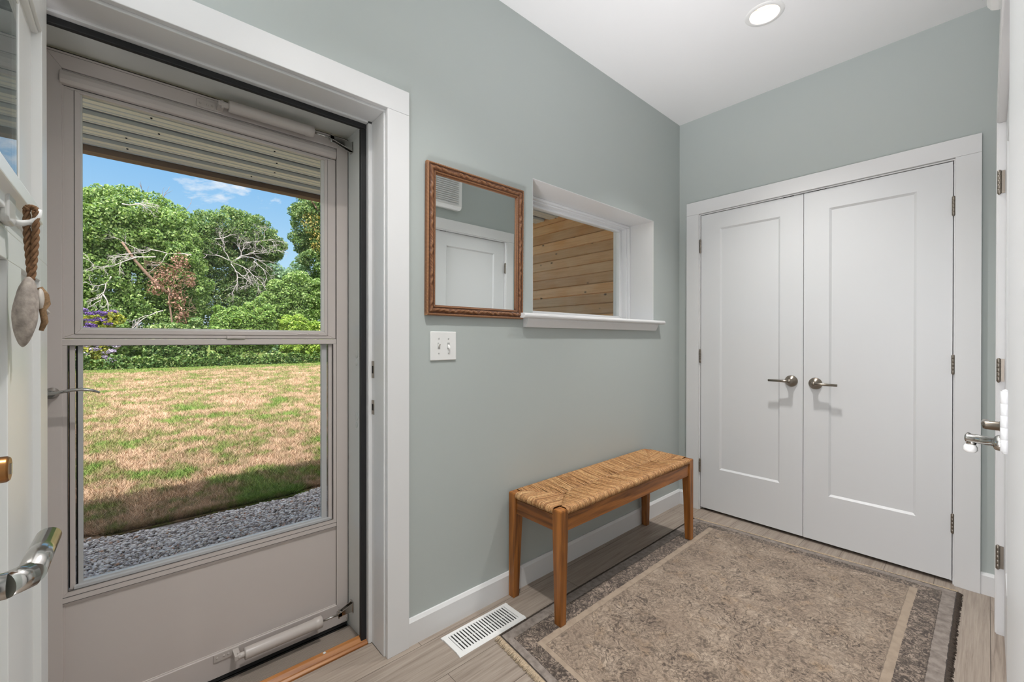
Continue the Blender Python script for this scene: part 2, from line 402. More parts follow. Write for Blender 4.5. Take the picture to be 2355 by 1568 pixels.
# upper sash, screen cassette
m = MB(); m.prism([(sx - .02, 1.908), (sx + .004, 1.912), (sx + .010, 1.922), (sx + .010, 1.935), (sx + .004, 1.948), (sx - .006, 1.952), (sx - .02, 1.952)], 1, -3.102, -2.326, smooth=False)
build('screen_cassette', m, M_STORM, d1, bevel=.003, seg=3)
iy0, iy1 = -3.1015, -2.3235
m = MB(); m.frame_x(iy0, iy1, 1.177, 1.909, .0315, .036, .016, .010, sx - .024, sx - .007)
m.frame_x(-3.072, -2.357, 1.191, 1.903, .012, .012, .014, .006, sx - .020, sx - .004)
build('upper_sash', m, M_STORM, d1, bevel=.0012)
m = MB(); m.frame_x(-3.063, -2.364, 1.203, 1.8995, .007, .016, .008, .003, sx - .022, sx - .008)
build('glazing_strip', m, paint('pale_glazing_strip', (205, 203, 198), .35), d1, bevel=.0008)
m = MB(); m.box(sx - .018, -3.062, 1.2, sx - .014, -2.366, 1.9)
build('upper_pane', m, M_GLASS, d1)
m = MB(); m.box(sx - .024, iy0, 1.157, sx - .001, iy1, 1.1765); build('mid_rail', m, M_STORM, d1, bevel=.002)
m = MB(); m.box(sx - .008, -2.70, 1.178, sx + .004, -2.645, 1.187); m.box(sx - .008, -2.47, 1.196, sx - .002, -2.435, 1.199); m.box(sx - .008, -2.43, 1.196, sx - .002, -2.39, 1.199); build('sash_latch', m, M_STORM, d1, bevel=.002)
# lower half: channel tracks, pane, ledge
m = MB(); m.frame_x(iy0, iy1, .426, 1.158, .0145, .0125, .016, .001, sx - .022, sx - .002)
m.box(sx - .026, -3.0835, .444, sx - .01, -3.0725, 1.157); m.box(sx - .026, -2.352, .444, sx - .01, -2.339, 1.157)
build('lower_frame', m, M_STORM, d1, bevel=.0012)
m = MB(); m.frame_x(-3.067, -2.357, .443, 1.157, .0105, .020, .014, .001, sx - .032, sx - .016); m.box(sx - .018, -3.075, .4425, sx - .004, -2.345, .452)
build('lower_sash', m, paint('sash_aluminium', (188, 188, 188), .4), d1, bevel=.001)
m = MB(); m.box(sx - .03, -3.0865, .444, sx - .022, -2.336, 1.157)
m.f = []; m.s = []; m.v = []
m.box(sx - .034, -3.072, .444, sx - .03, -3.0665, 1.156); m.box(sx - .034, -2.3575, .444, sx - .03, -2.3515, 1.156); m.box(sx - .028, -3.087, .444, sx - .024, -3.083, 1.156); m.box(sx - .028, -2.3395, .444, sx - .024, -2.3365, 1.156)
build('track_seal', m, M_BLACK, d1)
m = MB(); m.box(sx - .026, -3.06, .45, sx - .022, -2.37, 1.157); build('lower_pane', m, M_GLASS, d1)
m = MB(); m.box(sx - .024, iy0, .41, sx - .001, iy1, .427); m.box(sx - .024, iy0 , .40, sx - .005, iy1, .411); build('panel_moulding', m, M_STORM, d1, bevel=.002)
m = MB(); m.box(sx - .025, iy0, .083, sx - .008, iy1, .405); build('kick_panel', m, M_STORM, d1)
m = MB(); m.box(sx - .030, yL, -.010, sx - .004, yR - .004, .0045); build('door_sweep', m, M_BLACK, d1)
m = MB(); m.box(sx - .0315, yR - .0012, .003, sx + .0006, yR - .0002, 2.004); m.box(sx - .03, yL, 2.0042, sx + .0006, yR, 2.0056); build('edge_seal', m, M_BLACK, d1)
m = MB()
def gap_rect(y0, y1, z0, z1, xf_, w_=.0014):
    m.box(xf_ - .004, y0, z0, xf_ + .0006, y0 + w_, z1); m.box(xf_ - .004, y1 - w_, z0, xf_ + .0006, y1, z1); m.box(xf_ - .004, y0 + w_, z1 - w_, xf_ + .0006, y1 - w_, z1); m.box(xf_ - .004, y0 + w_, z0, xf_ + .0006, y1 - w_, z0 + w_)
gap_rect(iy0 - .0012, iy1 + .0012, .0815, 1.957, sx - .0055); gap_rect(iy0 + .001, iy1 - .001, 1.178, 1.9105, sx - .0066, .0012); gap_rect(-3.0735, -2.3555, 1.1905, 1.9035, sx - .0072, .0012); gap_rect(-3.0875, -2.3358, .4425, 1.1578, sx - .0018, .0012)
m.box(sx - .003, iy0, .4105, sx - .0004, iy1, .4117); m.box(sx - .003, iy0, .4268, sx - .0006, iy1, .428); m.box(sx - .003, yL, 1.9965, sx + .0004, yR, 1.9975)
build('gap_shade_line', m, paint('gap_shade_grey', (92, 88, 86), .6), d1)  # thin dark strips paint the shade of gaps between frame parts
pts = [(-.262, -3.131, 1.022), (-.245, -3.118, 1.024), (-.238, -3.10, 1.027), (-.236, -3.075, 1.032), (-.236, -3.055, 1.033), (-.237, -3.035, 1.029), (-.239, -3.018, 1.021)]
m = MB(); m.tube(pts, [.009, .008, .0075, .0075, .0075, .0065, .0035], 12, flat=.62); m.lathe([(.016, 0), (.016, .006), (.010, .012), (.009, .03)], (sx, -3.118, 1.022), (1, 0, 0), 20)
tag(build('handle', m, M_STEEL, d1), 'curved silver lever handle')
def closer(z, ya, yb, jz, nm):
    x = -.247
    m = MB(); m.lathe([(.006, 0), (.019, .0), (.0195, .004), (.0195, yb - ya - .028), (.0215, yb - ya - .026), (.0215, yb - ya - .002), (.019, yb - ya), (.004, yb - ya)], (x, ya, z), (0, 1, 0), 28)
    cl_ = build('door_closer', m, M_CLOSER, d1); tag(cl_, nm)
    m = MB(); m.tube([(x, yb, z), (x, yb + .085, z - .002)], .0042, 10); build('rod', m, M_STEEL, cl_)
    m = MB(); m.box(sx, ya - .085, z - .013, sx + .004, ya - .01, z + .013); m.box(sx + .003, ya - .03, z - .008, x + .008, ya - .012, z + .008); m.lathe([(.004, -.014), (.004, .014)], (x - .002, ya - .018, z), (0, 0, 1), 10); m.tube([(x, ya - .02, z), (x, ya + .002, z)], .010, 12)
    for k in (-.075, -.055, -.042): m.lathe([(.0, 0), (.004, 0), (.003, .002), (0, .0022)], (sx + .004, ya + k, z), (1, 0, 0), 10)
    build('mounting_plate', m, M_CLOSER, cl_, bevel=.001)
    m = MB(); yj = -2.2755
    m.prism([(yb + .06, z - .006), (yb + .06, z + .006), (yj - .002, jz + .017), (yj - .002, jz - .017)], 0, x - .011, x - .008)
    m.prism([(yb + .06, z - .006), (yb + .06, z + .006), (yj - .002, jz + .017), (yj - .002, jz - .017)], 0, x + .008, x + .011)
    m.box(x - .011, yb + .06, z - .008, x + .011, yb + .075, z + .008); m.box(x - .014, yj - .0035, jz - .022, x + .014, yj, jz + .022)
    m.lathe([(.003, -.018), (.003, .018)], (x, yb + .066, z), (0, 0, 1), 10)
    build('jamb_bracket', m, M_STEEL, cl_, bevel=.0006)
closer(1.973, -2.700, -2.425, 1.957, 'upper tubular closer')
closer(.074, -2.655, -2.395, .084, 'lower tubular closer')

# ================================================================== OPEN ENTRY DOOR (door_2)
fy = -3.097; fb = -3.141
d2 = thing('door_2', 'pale grey panelled entry door swung open at the left picture edge', 'front door', (.0, fy - .02, 0), kind='structure')
def ring_y(m, x0, x1, z0, z1, ya, yb):   # recess wall between two rectangles at depth ya and yb, equal outline
    pass
x1d = .905
m = MB()
# face built as stiles and rails around the recesses
for (xa, xb, za, zb) in ((.002, .103, .012, 1.35), (.32, .435, .22, 1.303), (.80, x1d, .012, 1.35), (.103, .80, .012, .22), (.103, .80, 1.303, 1.35),
                         (.002, .073, 1.35, 2.03), (.835, x1d, 1.35, 2.03), (.073, .835, 1.863, 2.03), (.073, .835, 1.35, 1.44)):
    m.box(xa, fb, za, xb, fy, zb)
build('leaf', m, M_ENTRY, d2, bevel=.0012)
m = MB(); m.box(.10, fb + .012, .2, .33, fy - .0118, 1.31); m.box(.43, fb + .012, .2, .81, fy - .0118, 1.31); build('panel', m, M_ENTRY, d2)
m = MB()
def lite(m, x0, x1, z0, z1, wd, ya, yb):
    for (xa, xb, za, zb) in ((x0, x0 + wd, z0, z1), (x1 - wd, x1, z0, z1), (x0 + wd, x1 - wd, z0, z0 + wd), (x0 + wd, x1 - wd, z1 - wd, z1)): m.box(xa, ya, za, xb, yb, zb)
for (xa, xb, za, zb) in ((.0731, .205, 1.4401, 1.8629), (.703, .8349, 1.4401, 1.8629), (.205, .703, 1.4401, 1.470), (.205, .703, 1.838, 1.8629)): m.box(xa, fb, za, xb, fy - .0165, zb)
m.box(.0731, fy - .019, 1.855, .8349, fy - .006, 1.8628)
build('lite_frame', m, M_ENTRY, d2, bevel=.002)
m = MB(); m.box(.20, fy - .0225, 1.465, .708, fy - .0185, 1.842); build('lite_pane', m, M_GLASS_DOOR, d2)
m = MB(); m.prism([(fy - .002, 1.372), (fy + .008, 1.372), (fy + .008, 1.392), (fy + .02, 1.40), (fy + .02, 1.424), (fy - .002, 1.432)], 0, .25, .86); build('shelf_moulding', m, M_ENTRY, d2, bevel=.002)
m = MB(); hx, hz = .845, .934
m.lathe([(.031, 0), (.031, .006), (.026, .010), (.013, .012)], (hx, fy, hz), (0, 1, 0), 32)
q = [(hx, fy + .01), (hx, fy + .058), (hx - .014, fy + .071), (.705, fy + .071)]
m.tube([(a, b, hz) for a, b in q[:2]] , .0125, 20); m.tube([(q[1][0], q[1][1] - .002, hz), (q[2][0], q[2][1], hz)], .0125, 20); m.tube([(a, b, hz + (.0 if i == 0 else -.004)) for i, (a, b) in enumerate(q[2:])], .0118, 20, flat=.9)
tag(build('lever_handle', m, M_STEEL, d2), 'angular polished lever')
m = MB(); m.lathe([(.031, 0), (.030, .010), (.020, .020), (.013, .024), (.0125, .058), (.011, .060)], (hx + .004, fy, 1.049), (0, 1, 0), 32)
db = build('deadbolt', m, paint('wood_reflection_tint', (150, 105, 62), .3, .9), d2); tag(db, 'deadbolt cylinder, its bronze tone a painted wood reflection')  # reflected wood is painted in as the metal's bronze tone
m = MB(); m.box(hx + .002, fy + .0595, 1.044, hx + .006, fy + .0612, 1.054); build('keyway', m, M_STEEL, db)

# hook and hanging ornament on that door
m = MB()
m.prism([(.455, 1.356), (.465, 1.352), (.50, 1.352), (.508, 1.36), (.508, 1.42), (.50, 1.432), (.465, 1.432), (.455, 1.425)], 1, fy + .0002, fy + .012)
hk = thing('door_hook', 'smooth grey adhesive hook on the open entry door below its shelf moulding', 'hook', (.48, fy, 1.352))
build('base_plate', m, paint('pearl_hook_plastic', (196, 196, 192), .3), hk, bevel=.004, seg=3)
m = MB(); m.tube([(.452, fy + .010, 1.362), (.45, fy + .018, 1.362), (.449, fy + .028, 1.366), (.449, fy + .035, 1.376), (.449, fy + .037, 1.388)], [.007, .007, .0065, .006, .004], 12, flat=.7); build('prong', m, M_PLASTIC, hk)
M_ROPE = paint('coir_rope', (124, 92, 64), .9, var=.4, vscale=190)
M_STONE = paint('weathered_stone', (160, 150, 141), .8, var=.38, vscale=70, bump=(160, .5))
orn = thing('hanging_ornament', 'grey pebble ornament hanging by a brown twisted rope loop on the entry door', 'ornament', (.449, fy + .026, 1.165))
m = MB()
for side in (-1, 1):
    for k in range(3):
        pts = []
        for i in range(64):
            s_ = i / 63; z = 1.272 + .112 * s_; bulge = math.sin(min(1, s_ * 1.0) * PI * .55)
            cy_ = fy + .0275 + side * .0052 * bulge; cx_ = .449 + side * .002 * bulge
            a = s_ * 20 + k * 2 * PI / 3
            pts.append((cx_ + .0026 * math.cos(a), cy_ + .0026 * math.sin(a), z))
        m.tube(pts, .0024, 6)
pts = []
for k in range(3):
    pts = []
    for i in range(30):
        th_ = PI * i / 29; a = i * .5 + k * 2 * PI / 3
        pts.append((.449 + .0026 * math.cos(a), fy + .0275 + .0052 * math.cos(th_) + .0026 * math.sin(a), 1.384 + .0075 * math.sin(th_)))
    m.tube(pts, .0025, 6)
build('rope', m, M_ROPE, orn)
def stone_fn(d, p):
    k = 1 - .22 * max(0, -d.z) ** 2 - .06 * max(0, d.z) + .03 * math.sin(7 * d.x + 3 * d.z) + .02 * math.sin(11 * d.y + 5 * d.z)
    return Vector((p.x * k, p.y * k + .0035 * (d.z), p.z))
m = MB(); m.ellipsoid((.451, fy + .0215, 1.220), (.024, .0142, .057), 28, 20, stone_fn); pb = build('pebble', m, M_STONE, orn)
m = MB(); m.tube([(.430, fy + .034, 1.262), (.428, fy + .0405, 1.25), (.43, fy + .0425, 1.235), (.434, fy + .038, 1.225), (.43, fy + .04, 1.205), (.432, fy + .036, 1.19)], [.004, .0045, .0048, .0045, .0045, .003], 10); build('twig', m, paint('bark_twig', (140, 112, 82), .9, var=.4, vscale=220), pb)
m = MB(); m.ellipsoid((.437, fy + .036, 1.243), (.012, .0045, .017), 14, 10); m.tube([(.44, fy + .033, 1.232), (.43, fy + .038, 1.226), (.425, fy + .0425, 1.219)], .0042, 8); build('shell', m, paint('chalky_shell', (200, 193, 184), .7), pb)

# ================================================================== WINDOW
w1 = thing('window_1', 'small deep-set white window looking onto cedar boards', 'window', (-.1, -.92, WZ0), kind='structure')
wt = WZ1 - .003
m = MB(); m.box(-.30, WY1 - .0015, 1.302, .0, WY1 - .0002, wt); m.box(-.30, WY0 + .0002, 1.302, 0, WY0 + .0015, wt); m.box(-.30, WY0, wt, 0, WY1, WZ1 - .0002)
build('reveal_lining', m, M_TRIM, w1)
M_VINYL = paint('white_vinyl', (232, 233, 234), .3)
m = MB(); m.frame_x(WY0 + .002, WY1 - .002, 1.302, wt, .016, .016, .016, .014, -.30, -.176); m.frame_x(WY0 + .016, WY1 - .016, 1.31, wt - .012, .012, .012, .01, .008, -.30, -.194)
build('frame', m, M_VINYL, w1, bevel=.003)
m = MB(); m.frame_x(WY0 + .026, WY1 - .026, 1.316, wt - .018, .03, .03, .024, .016, -.262, -.228)
build('sash', m, M_VINYL, w1, bevel=.004)
m = MB(); m.box(-.249, WY0 + .05, 1.33, -.245, WY1 - .05, wt - .03); build('pane', m, M_GLASS, w1)
m = MB(); m.box(-.30, WY0 + .001, WZ0, .001, WY1 - .001, 1.302); m.prism([(.0, 1.2785), (.044, 1.2785), (.0505, 1.283), (.0525, 1.290), (.0505, 1.297), (.044, 1.302), (.0, 1.302)], 1, -1.585, -.292)
build('sill', m, M_TRIM, w1, bevel=.001)
m = MB(); m.prism([(.0, 1.236), (.018, 1.236), (.022, 1.245), (.034, 1.268), (.036, 1.2783), (.0, 1.2783)], 1, -1.548, -.352); build('apron', m, M_TRIM, w1, bevel=.001)

# ================================================================== CLOSET DOORS (end wall)
t3 = thing('trim_3', 'flat white casing around the double closet doors in the end wall', 'door trim', (.76, 0, 0), kind='structure')
m = MB(); m.box(.062, -.02, 0, .1475, 0, 2.046); m.box(1.3805, -.02, 0, 1.466, 0, 2.046); m.box(.062, -.02, 2.0465, 1.466, 0, 2.134)
build('casing', m, M_TRIM, t3, bevel=.0015)
m = MB(); m.box(.1478, -.006, 0, .1545, .115, 2.0385); m.box(1.3755, -.006, 0, 1.3802, .115, 2.0385); m.box(.1478, -.006, 2.0385, 1.3802, .115, 2.0448); m.box(.1545, .036, 0, .166, .05, 2.03); m.box(1.364, .036, 0, 1.3755, .05, 2.03)
build('jamb', m, M_TRIM, t3, bevel=.0008)
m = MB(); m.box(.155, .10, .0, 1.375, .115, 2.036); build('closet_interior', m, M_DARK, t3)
def shaker(name, parent, P0, ux, n, wd, z0, z1, px0, px1, pz0, pz1, th=.035, mat=None, dep=.009, bev=.011):
    """door leaf: P0 bottom hinge corner on the front face, ux along the width, n outward normal"""
    P0, ux, n = Vector(P0), Vector(ux), Vector(n); uz = Vector((0, 0, 1))
    def P(a, b_, c_): return P0 + ux * a + uz * (b_ - z0) + n * c_
    v = [P(0, z0, 0), P(wd, z0, 0), P(wd, z1, 0), P(0, z1, 0), P(px0, pz0, 0), P(px1, pz0, 0), P(px1, pz1, 0), P(px0, pz1, 0),
         P(px0 + bev, pz0 + bev, -dep), P(px1 - bev, pz0 + bev, -dep), P(px1 - bev, pz1 - bev, -dep), P(px0 + bev, pz1 - bev, -dep),
         P(0, z0, -th), P(wd, z0, -th), P(wd, z1, -th), P(0, z1, -th)]
    f = [(0, 1, 5, 4), (1, 2, 6, 5), (2, 3, 7, 6), (3, 0, 4, 7), (4, 5, 9, 8), (5, 6, 10, 9), (6, 7, 11, 10), (7, 4, 8, 11), (8, 9, 10, 11),
         (0, 12, 13, 1), (1, 13, 14, 2), (2, 14, 15, 3), (3, 15, 12, 0), (15, 14, 13, 12)]
    return build(name, MB().add(v, f), mat or M_DOOR, parent)
def hinge(parent, x, y, z, h=.089, ax='b', mat=None):
    m = MB(); r = .0062
    for k in range(5): m.lathe([(r * .93, 0), (r, .0005), (r, h / 5 - .0006), (r * .93, h / 5 - .0001)], (x, y, z - h / 2 + k * h / 5), (0, 0, 1), 14)
    m.lathe([(.0, h + .004), (.004, h + .002), (.0045, h), (.0045, -.001), (.004, -.003), (0, -.005)][::-1], (x, y, z - h / 2), (0, 0, 1), 12)
    return build('hinge', m, mat or M_HINGE, parent)
def lever(parent, x, z, s):
    m = MB(); m.lathe([(.034, 0), (.0335, .005), (.030, .009), (.018, .020), (.0125, .024), (.0115, .05), (.009, .054), (0, .055)], (x, -.0, z), (0, -1, 0), 40)
    m.tube([(x - s * .006, -.046, z), (x + s * .03, -.048, z), (x + s * .11, -.048, z)], [.0085, .0078, .0068], 16)
    return tag(build('lever_handle', m, M_NICKEL, parent), 'brushed nickel lever')
d3 = thing('door_3', 'left leaf of the white closet doors in the end wall', 'closet door', (.46, 0, .018), kind='structure')
shaker('leaf', d3, (.158, 0, .018), (1, 0, 0), (0, -1, 0), .6025, .018, 2.0345, .125, .482, .301, 1.928)
lever(d3, .701, .930, -1)
for z in (1.824, 1.065, .308): hinge(d3, .1555, -.0085, z)
m = MB(); m.box(.655, -.0005, 2.0348, .71, .02, 2.0385); build('ball_catch', m, M_DARK, d3)
d4 = thing('door_4', 'right leaf of the white closet doors in the end wall', 'closet door', (1.07, 0, .018), kind='structure')
shaker('leaf', d4, (.7635, -.0015, .018), (1, 0, 0), (0, -1, 0), .6085, .018, 2.0345, .121, .482, .288, 1.923)
lever(d4, .822, .924, 1)
for z in (1.819, 1.058, .294): hinge(d4, 1.3745, -.0085, z)
m = MB(); m.box(.80, -.001, 2.0347, .87, .02, 2.0395); build('ball_catch', m, M_DARK, d4)

# ================================================================== CLOSET DOORS (right wall)
t4 = thing('trim_4', 'white casing around the closet doors in the right wall', 'door trim', (XR, -1.1, 0), kind='structure')
m = MB(); xf = 1.507
m.box(xf, RY1 + .006, 0, XR, RY1 + .092, 2.046); m.box(XR - .006, RY0 - .093, 0, XR, RY0 - .006, 2.046); m.box(xf, RY0 - .093, 2.0465, XR, RY1 + .092, 2.134)
build('casing', m, M_TRIM, t4, bevel=.003)
m = MB(); m.box(xf + .004, RY1, 0, XR + .115, RY1 + .006, 2.04); m.box(xf + .004, RY0 - .006, 0, XR + .115, RY0, 2.04); m.box(xf + .004, RY0, 2.04, XR + .115, RY1, 2.046)
build('jamb', m, M_TRIM, t4, bevel=.001)
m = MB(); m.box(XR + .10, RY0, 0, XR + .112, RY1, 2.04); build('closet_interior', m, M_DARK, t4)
ymid = -1.1275
def rlever(parent, y, z, s):
    m = MB(); x0_ = 1.532
    m.lathe([(.034, 0), (.0335, .005), (.030, .009), (.018, .020), (.013, .024), (.0125, .05), (.010, .056), (0, .057)], (x0_, y, z), (-1, 0, 0), 40)
    m.tube([(x0_ - .046, y - s * .006, z), (x0_ - .05, y + s * .03, z), (x0_ - .05, y + s * .085, z - .002), (x0_ - .046, y + s * .105, z - .006)], [.011, .010, .0095, .008], 16)
    return tag(build('lever_handle', m, M_NICKEL, parent), 'brushed nickel lever')
d5 = thing('door_5', 'white closet leaf in the right wall, next to the end wall', 'closet door', (1.532, -.78, .018), kind='structure')
shaker('leaf', d5, (1.532, ymid + .0015, .018), (0, 1, 0), (-1, 0, 0), RY1 - .003 - ymid - .0015, .018, 2.036, .12, RY1 - .003 - ymid - .0015 - .12, .295, 1.925)
for z in (1.804, 1.056, .311):
    m = MB(); m.box(1.516, RY1 - .0025, z - .045, 1.530, RY1 - .0012, z + .045)
    h_ = hinge(d5, 1.5145, RY1 - .004, z, .09); build('hinge_leaf', m, M_HINGE, h_)
m = MB(); m.box(1.53, ymid + .06, 2.0365, 1.55, ymid + .115, 2.0398); build('ball_catch', m, M_DARK, d5)
d6 = thing('door_6', 'white closet leaf folded flat against the right wall at the picture edge', 'closet door', (1.525, -2.26, .018), kind='structure')
lw = ymid - .0015 - RY0 - .003
m = MB(); m.box(1.5075, RY0 - .012 - lw, .018, 1.5425, RY0 - .012, 2.036); build('leaf', m, M_DOOR, d6, bevel=.004, seg=4)
m = MB(); m.lathe([(.034, 0), (.0335, .004), (.030, .006), (.018, .012), (.013, .016), (.0125, .030), (0, .032)], (1.5075, RY0 - .012 - lw + .06, .925), (-1, 0, 0), 32); tag(build('knob', m, M_NICKEL, d6), 'brushed nickel knob')
rlever(d5, ymid + .06, .925, 1)
for z in (1.80, 1.043, .30): hinge(d6, 1.5055, RY0 - .004, z, .098, mat=M_DOOR)
m = MB(); zz_ = 1.005; m.lathe([(.011, 0), (.013, .006), (.013, .012), (.0075, .016), (.0075, .05), (.009, .052)], (1.508, RY0 + .004, zz_), (-.85, .5, .0), 18); m.tube([(1.47, RY0 + .03, zz_), (1.466, RY0 + .028, zz_ - .012)], .006, 12)
ds = build('door_stop', m, M_STEEL, d6); tag(ds, 'silver hinge-pin door stop')
m = MB(); m.lathe([(.0065, 0), (.0085, .004), (.009, .010), (.006, .014), (0, .0145)], (1.466, RY0 + .028, zz_ - .011), (0, 0, -1), 16); build('rubber_tip', m, M_PLASTIC, ds)

# ================================================================== WALL VENT (right wall, high)
vt = thing('wall_vent', 'white louvred air vent high on the right wall above the closet doors', 'vent', (XR, -1.25, 2.225))
m = MB(); vy0, vy1, vz0, vz1 = -1.55, -.89, 2.225, 2.55
m.prism([(XR - .0005, vz0), (XR - .045, vz0), (XR - .060, vz0 + .006), (XR - .069, vz0 + .022), (XR - .070, vz0 + .04), (XR - .070, vz1 - .024), (XR - .05, vz1), (XR - .0005, vz1)], 1, vy0, vy1)
vh = build('housing', m, M_VENT, vt, bevel=.004, seg=3)
m = MB()
k = 0
z = vz0 + .04
while z < vz1 - .035:
    m.prism([(XR - .069, z + .004), (XR - .079, z - .007), (XR - .0805, z - .005), (XR - .0705, z + .006)], 1, vy0 + .035, vy1 - .035); z += .0165
build('louvres', m, paint('shaded_vent_enamel', (214, 214, 212), .45), vt)
m = MB()
for z, zh in ((2.250, .012), (2.270, .03), (2.308, .045), (2.363, .045), (2.418, .045)): m.box(XR - .036, vy0 - .0006, z, XR - .022, vy0 - .0001, z + zh)
build('side_slot', m, M_DARK, vh)

# ================================================================== RECESSED LIGHTS
def emis(name, col, st):
    m = bpy.data.materials.new(name); m.use_nodes = True; b_ = m.node_tree.nodes['Principled BSDF']
    b_.inputs['Base Color'].default_value = (.9, .9, .9, 1); b_.inputs['Emission Color'].default_value = rgba(col); b_.inputs['Emission Strength'].default_value = st; return m
M_LED = emis('lit_diffuser', (255, 244, 226), 1.5)
M_BAFFLE = paint('cream_baffle', (240, 216, 180), .5)
rl = thing('recessed_light', 'round recessed ceiling light, lit, with a white trim ring', 'ceiling light', (LAMPS[0][0], LAMPS[0][1], ZC - .003), group='recessed ceiling lights')
lx, ly = LAMPS[0]
m = MB(); m.lathe([(.061, 0), (.061, -.0035), (.066, -.0045), (.080, -.003), (.0825, -.0002)], (lx, ly, ZC), (0, 0, 1), 64, cap=False); build('trim_ring', m, M_PLASTIC, rl)
m = MB(); m.lathe([(.0615, 0), (.060, .012), (.0475, .054)], (lx, ly, ZC), (0, 0, 1), 64, cap=False); build('baffle', m, M_BAFFLE, rl)
m = MB(); m.lathe([(0, .055), (.049, .055), (.049, .060), (0, .061)], (lx, ly, ZC), (0, 0, 1), 64); build('diffuser', m, M_LED, rl)
for i, (ax_, ay_) in enumerate(LAMPS):
    ld = bpy.data.lights.new('can_lamp', 'AREA'); ld.shape = 'DISK'; ld.size = .088; ld.energy = LAMP_W[i]; ld.color = (1, .98, .955); ld.spread = math.radians((98, 112, 150, 150)[i])
    lo = bpy.data.objects.new('can_lamp', ld); COL.objects.link(lo); lo.location = (ax_, ay_, ZC + .0535)
    if i:
        o2 = rl.copy(); COL.objects.link(o2); o2.location = (ax_, ay_, ZC - .003)
        o2['label'] = ('', 'unseen recessed ceiling light added for fill above the open entry door', 'unseen recessed ceiling light added for fill behind the viewpoint', 'unseen recessed ceiling light added for fill at the far end behind the viewpoint')[i]
        for ch in list(rl.children):
            c2 = ch.copy(); COL.objects.link(c2); c2.parent = o2

# ================================================================== MIRROR
def mirror():
    y0, y1, z0, z1 = -2.086, -1.567, 1.272, 1.879; tilt = .0105
    T = lambda x, y, z: (x + (z - z0) * math.sin(tilt) + .001, y, z)
    root = thing('wall_mirror', 'rectangular mirror in a carved brown wooden frame above the light switch', 'mirror', (0, (y0 + y1) / 2, z0))
    # profile across the frame: (inward offset, height from wall)
    prof = [(0, 0), (0, .014), (.002, .019), (.006, .021), (.0085, .019), (.010, .0165), (.013, .018), (.017, .0215), (.021, .0235), (.025, .0215), (.029, .018), (.031, .0155), (.033, .0165), (.0355, .0185), (.038, .017), (.040, .012), (.0425, .0115), (.0425, .004)]
    wprof = [0, 0, .25, .3, .2, 0, .6, 1, 1, 1, .6, 0, .15, .2, .1, 0, 0, 0]
    m = MB(); cor = [(y0, z0), (y1, z0), (y1, z1), (y0, z1)]; NS = 96
    for k in range(4):
        (ya, za), (yb, zb) = cor[k], cor[(k + 1) % 4]; dy, dz = yb - ya, zb - za; ln = math.hypot(dy, dz); dy /= ln; dz /= ln; ny, nz = -dz, dy
        v = []
        for i in range(NS + 1):
            s_ = i / NS
            for (o_, h), wp in zip(prof, wprof):
                a = o_ + s_ * (ln - 2 * o_)
                u = a * 110
                edge = min(1, min(a - o_, ln - o_ - a) / .02) if ln else 1; edge = max(0, edge)
                rel = wp * edge * (.0024 * math.sin(u + 2.2 * math.sin(u * .5) + o_ * 260) + .0013 * math.sin(u * 2.3 - o_ * 420) + .0006 * math.sin(u * 5.1 + o_ * 800))
                if wp in (.25, .3, .2, .15, .1): rel = wp * .004 * math.sin(a * 620)
                v.append(T(h + rel, ya + dy * a + ny * o_, za + dz * a + nz * o_))
        n = len(prof); f = [(i * n + j, i * n + j + 1, (i + 1) * n + j + 1, (i + 1) * n + j) for i in range(NS) for j in range(n - 1)]
        m.add(v, f, True)
    mt, t, b_ = newmat('carved_walnut'); g = N(t, 'ShaderNodeNewGeometry')
    nz_ = noise(t, g.outputs['Position'], 130, 4, .6)
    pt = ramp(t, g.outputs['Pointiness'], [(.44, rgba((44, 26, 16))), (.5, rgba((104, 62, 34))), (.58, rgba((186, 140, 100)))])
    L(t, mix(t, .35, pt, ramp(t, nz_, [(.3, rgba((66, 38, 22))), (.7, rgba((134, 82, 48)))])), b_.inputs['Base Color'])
    b_.inputs['Roughness'].default_value = .38
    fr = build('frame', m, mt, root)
    m = MB()
    a = [T(.006, y0 + .041, z0 + .041), T(.006, y1 - .041, z0 + .041), T(.006, y1 - .041, z1 - .041), T(.006, y0 + .041, z1 - .041)]
    bk = [(p[0] - .004, p[1], p[2]) for p in a]
    m.add(a + bk, [(0, 1, 2, 3), (7, 6, 5, 4), (0, 4, 5, 1), (1, 5, 6, 2), (2, 6, 7, 3), (3, 7, 4, 0)])
    tag(build('glass', m, M_MIRROR, root), 'silvered glass')
    m = MB(); m.box(0, -1.84, 1.80, .006, -1.81, 1.84); build('hanger', m, M_STEEL, root)
mirror()

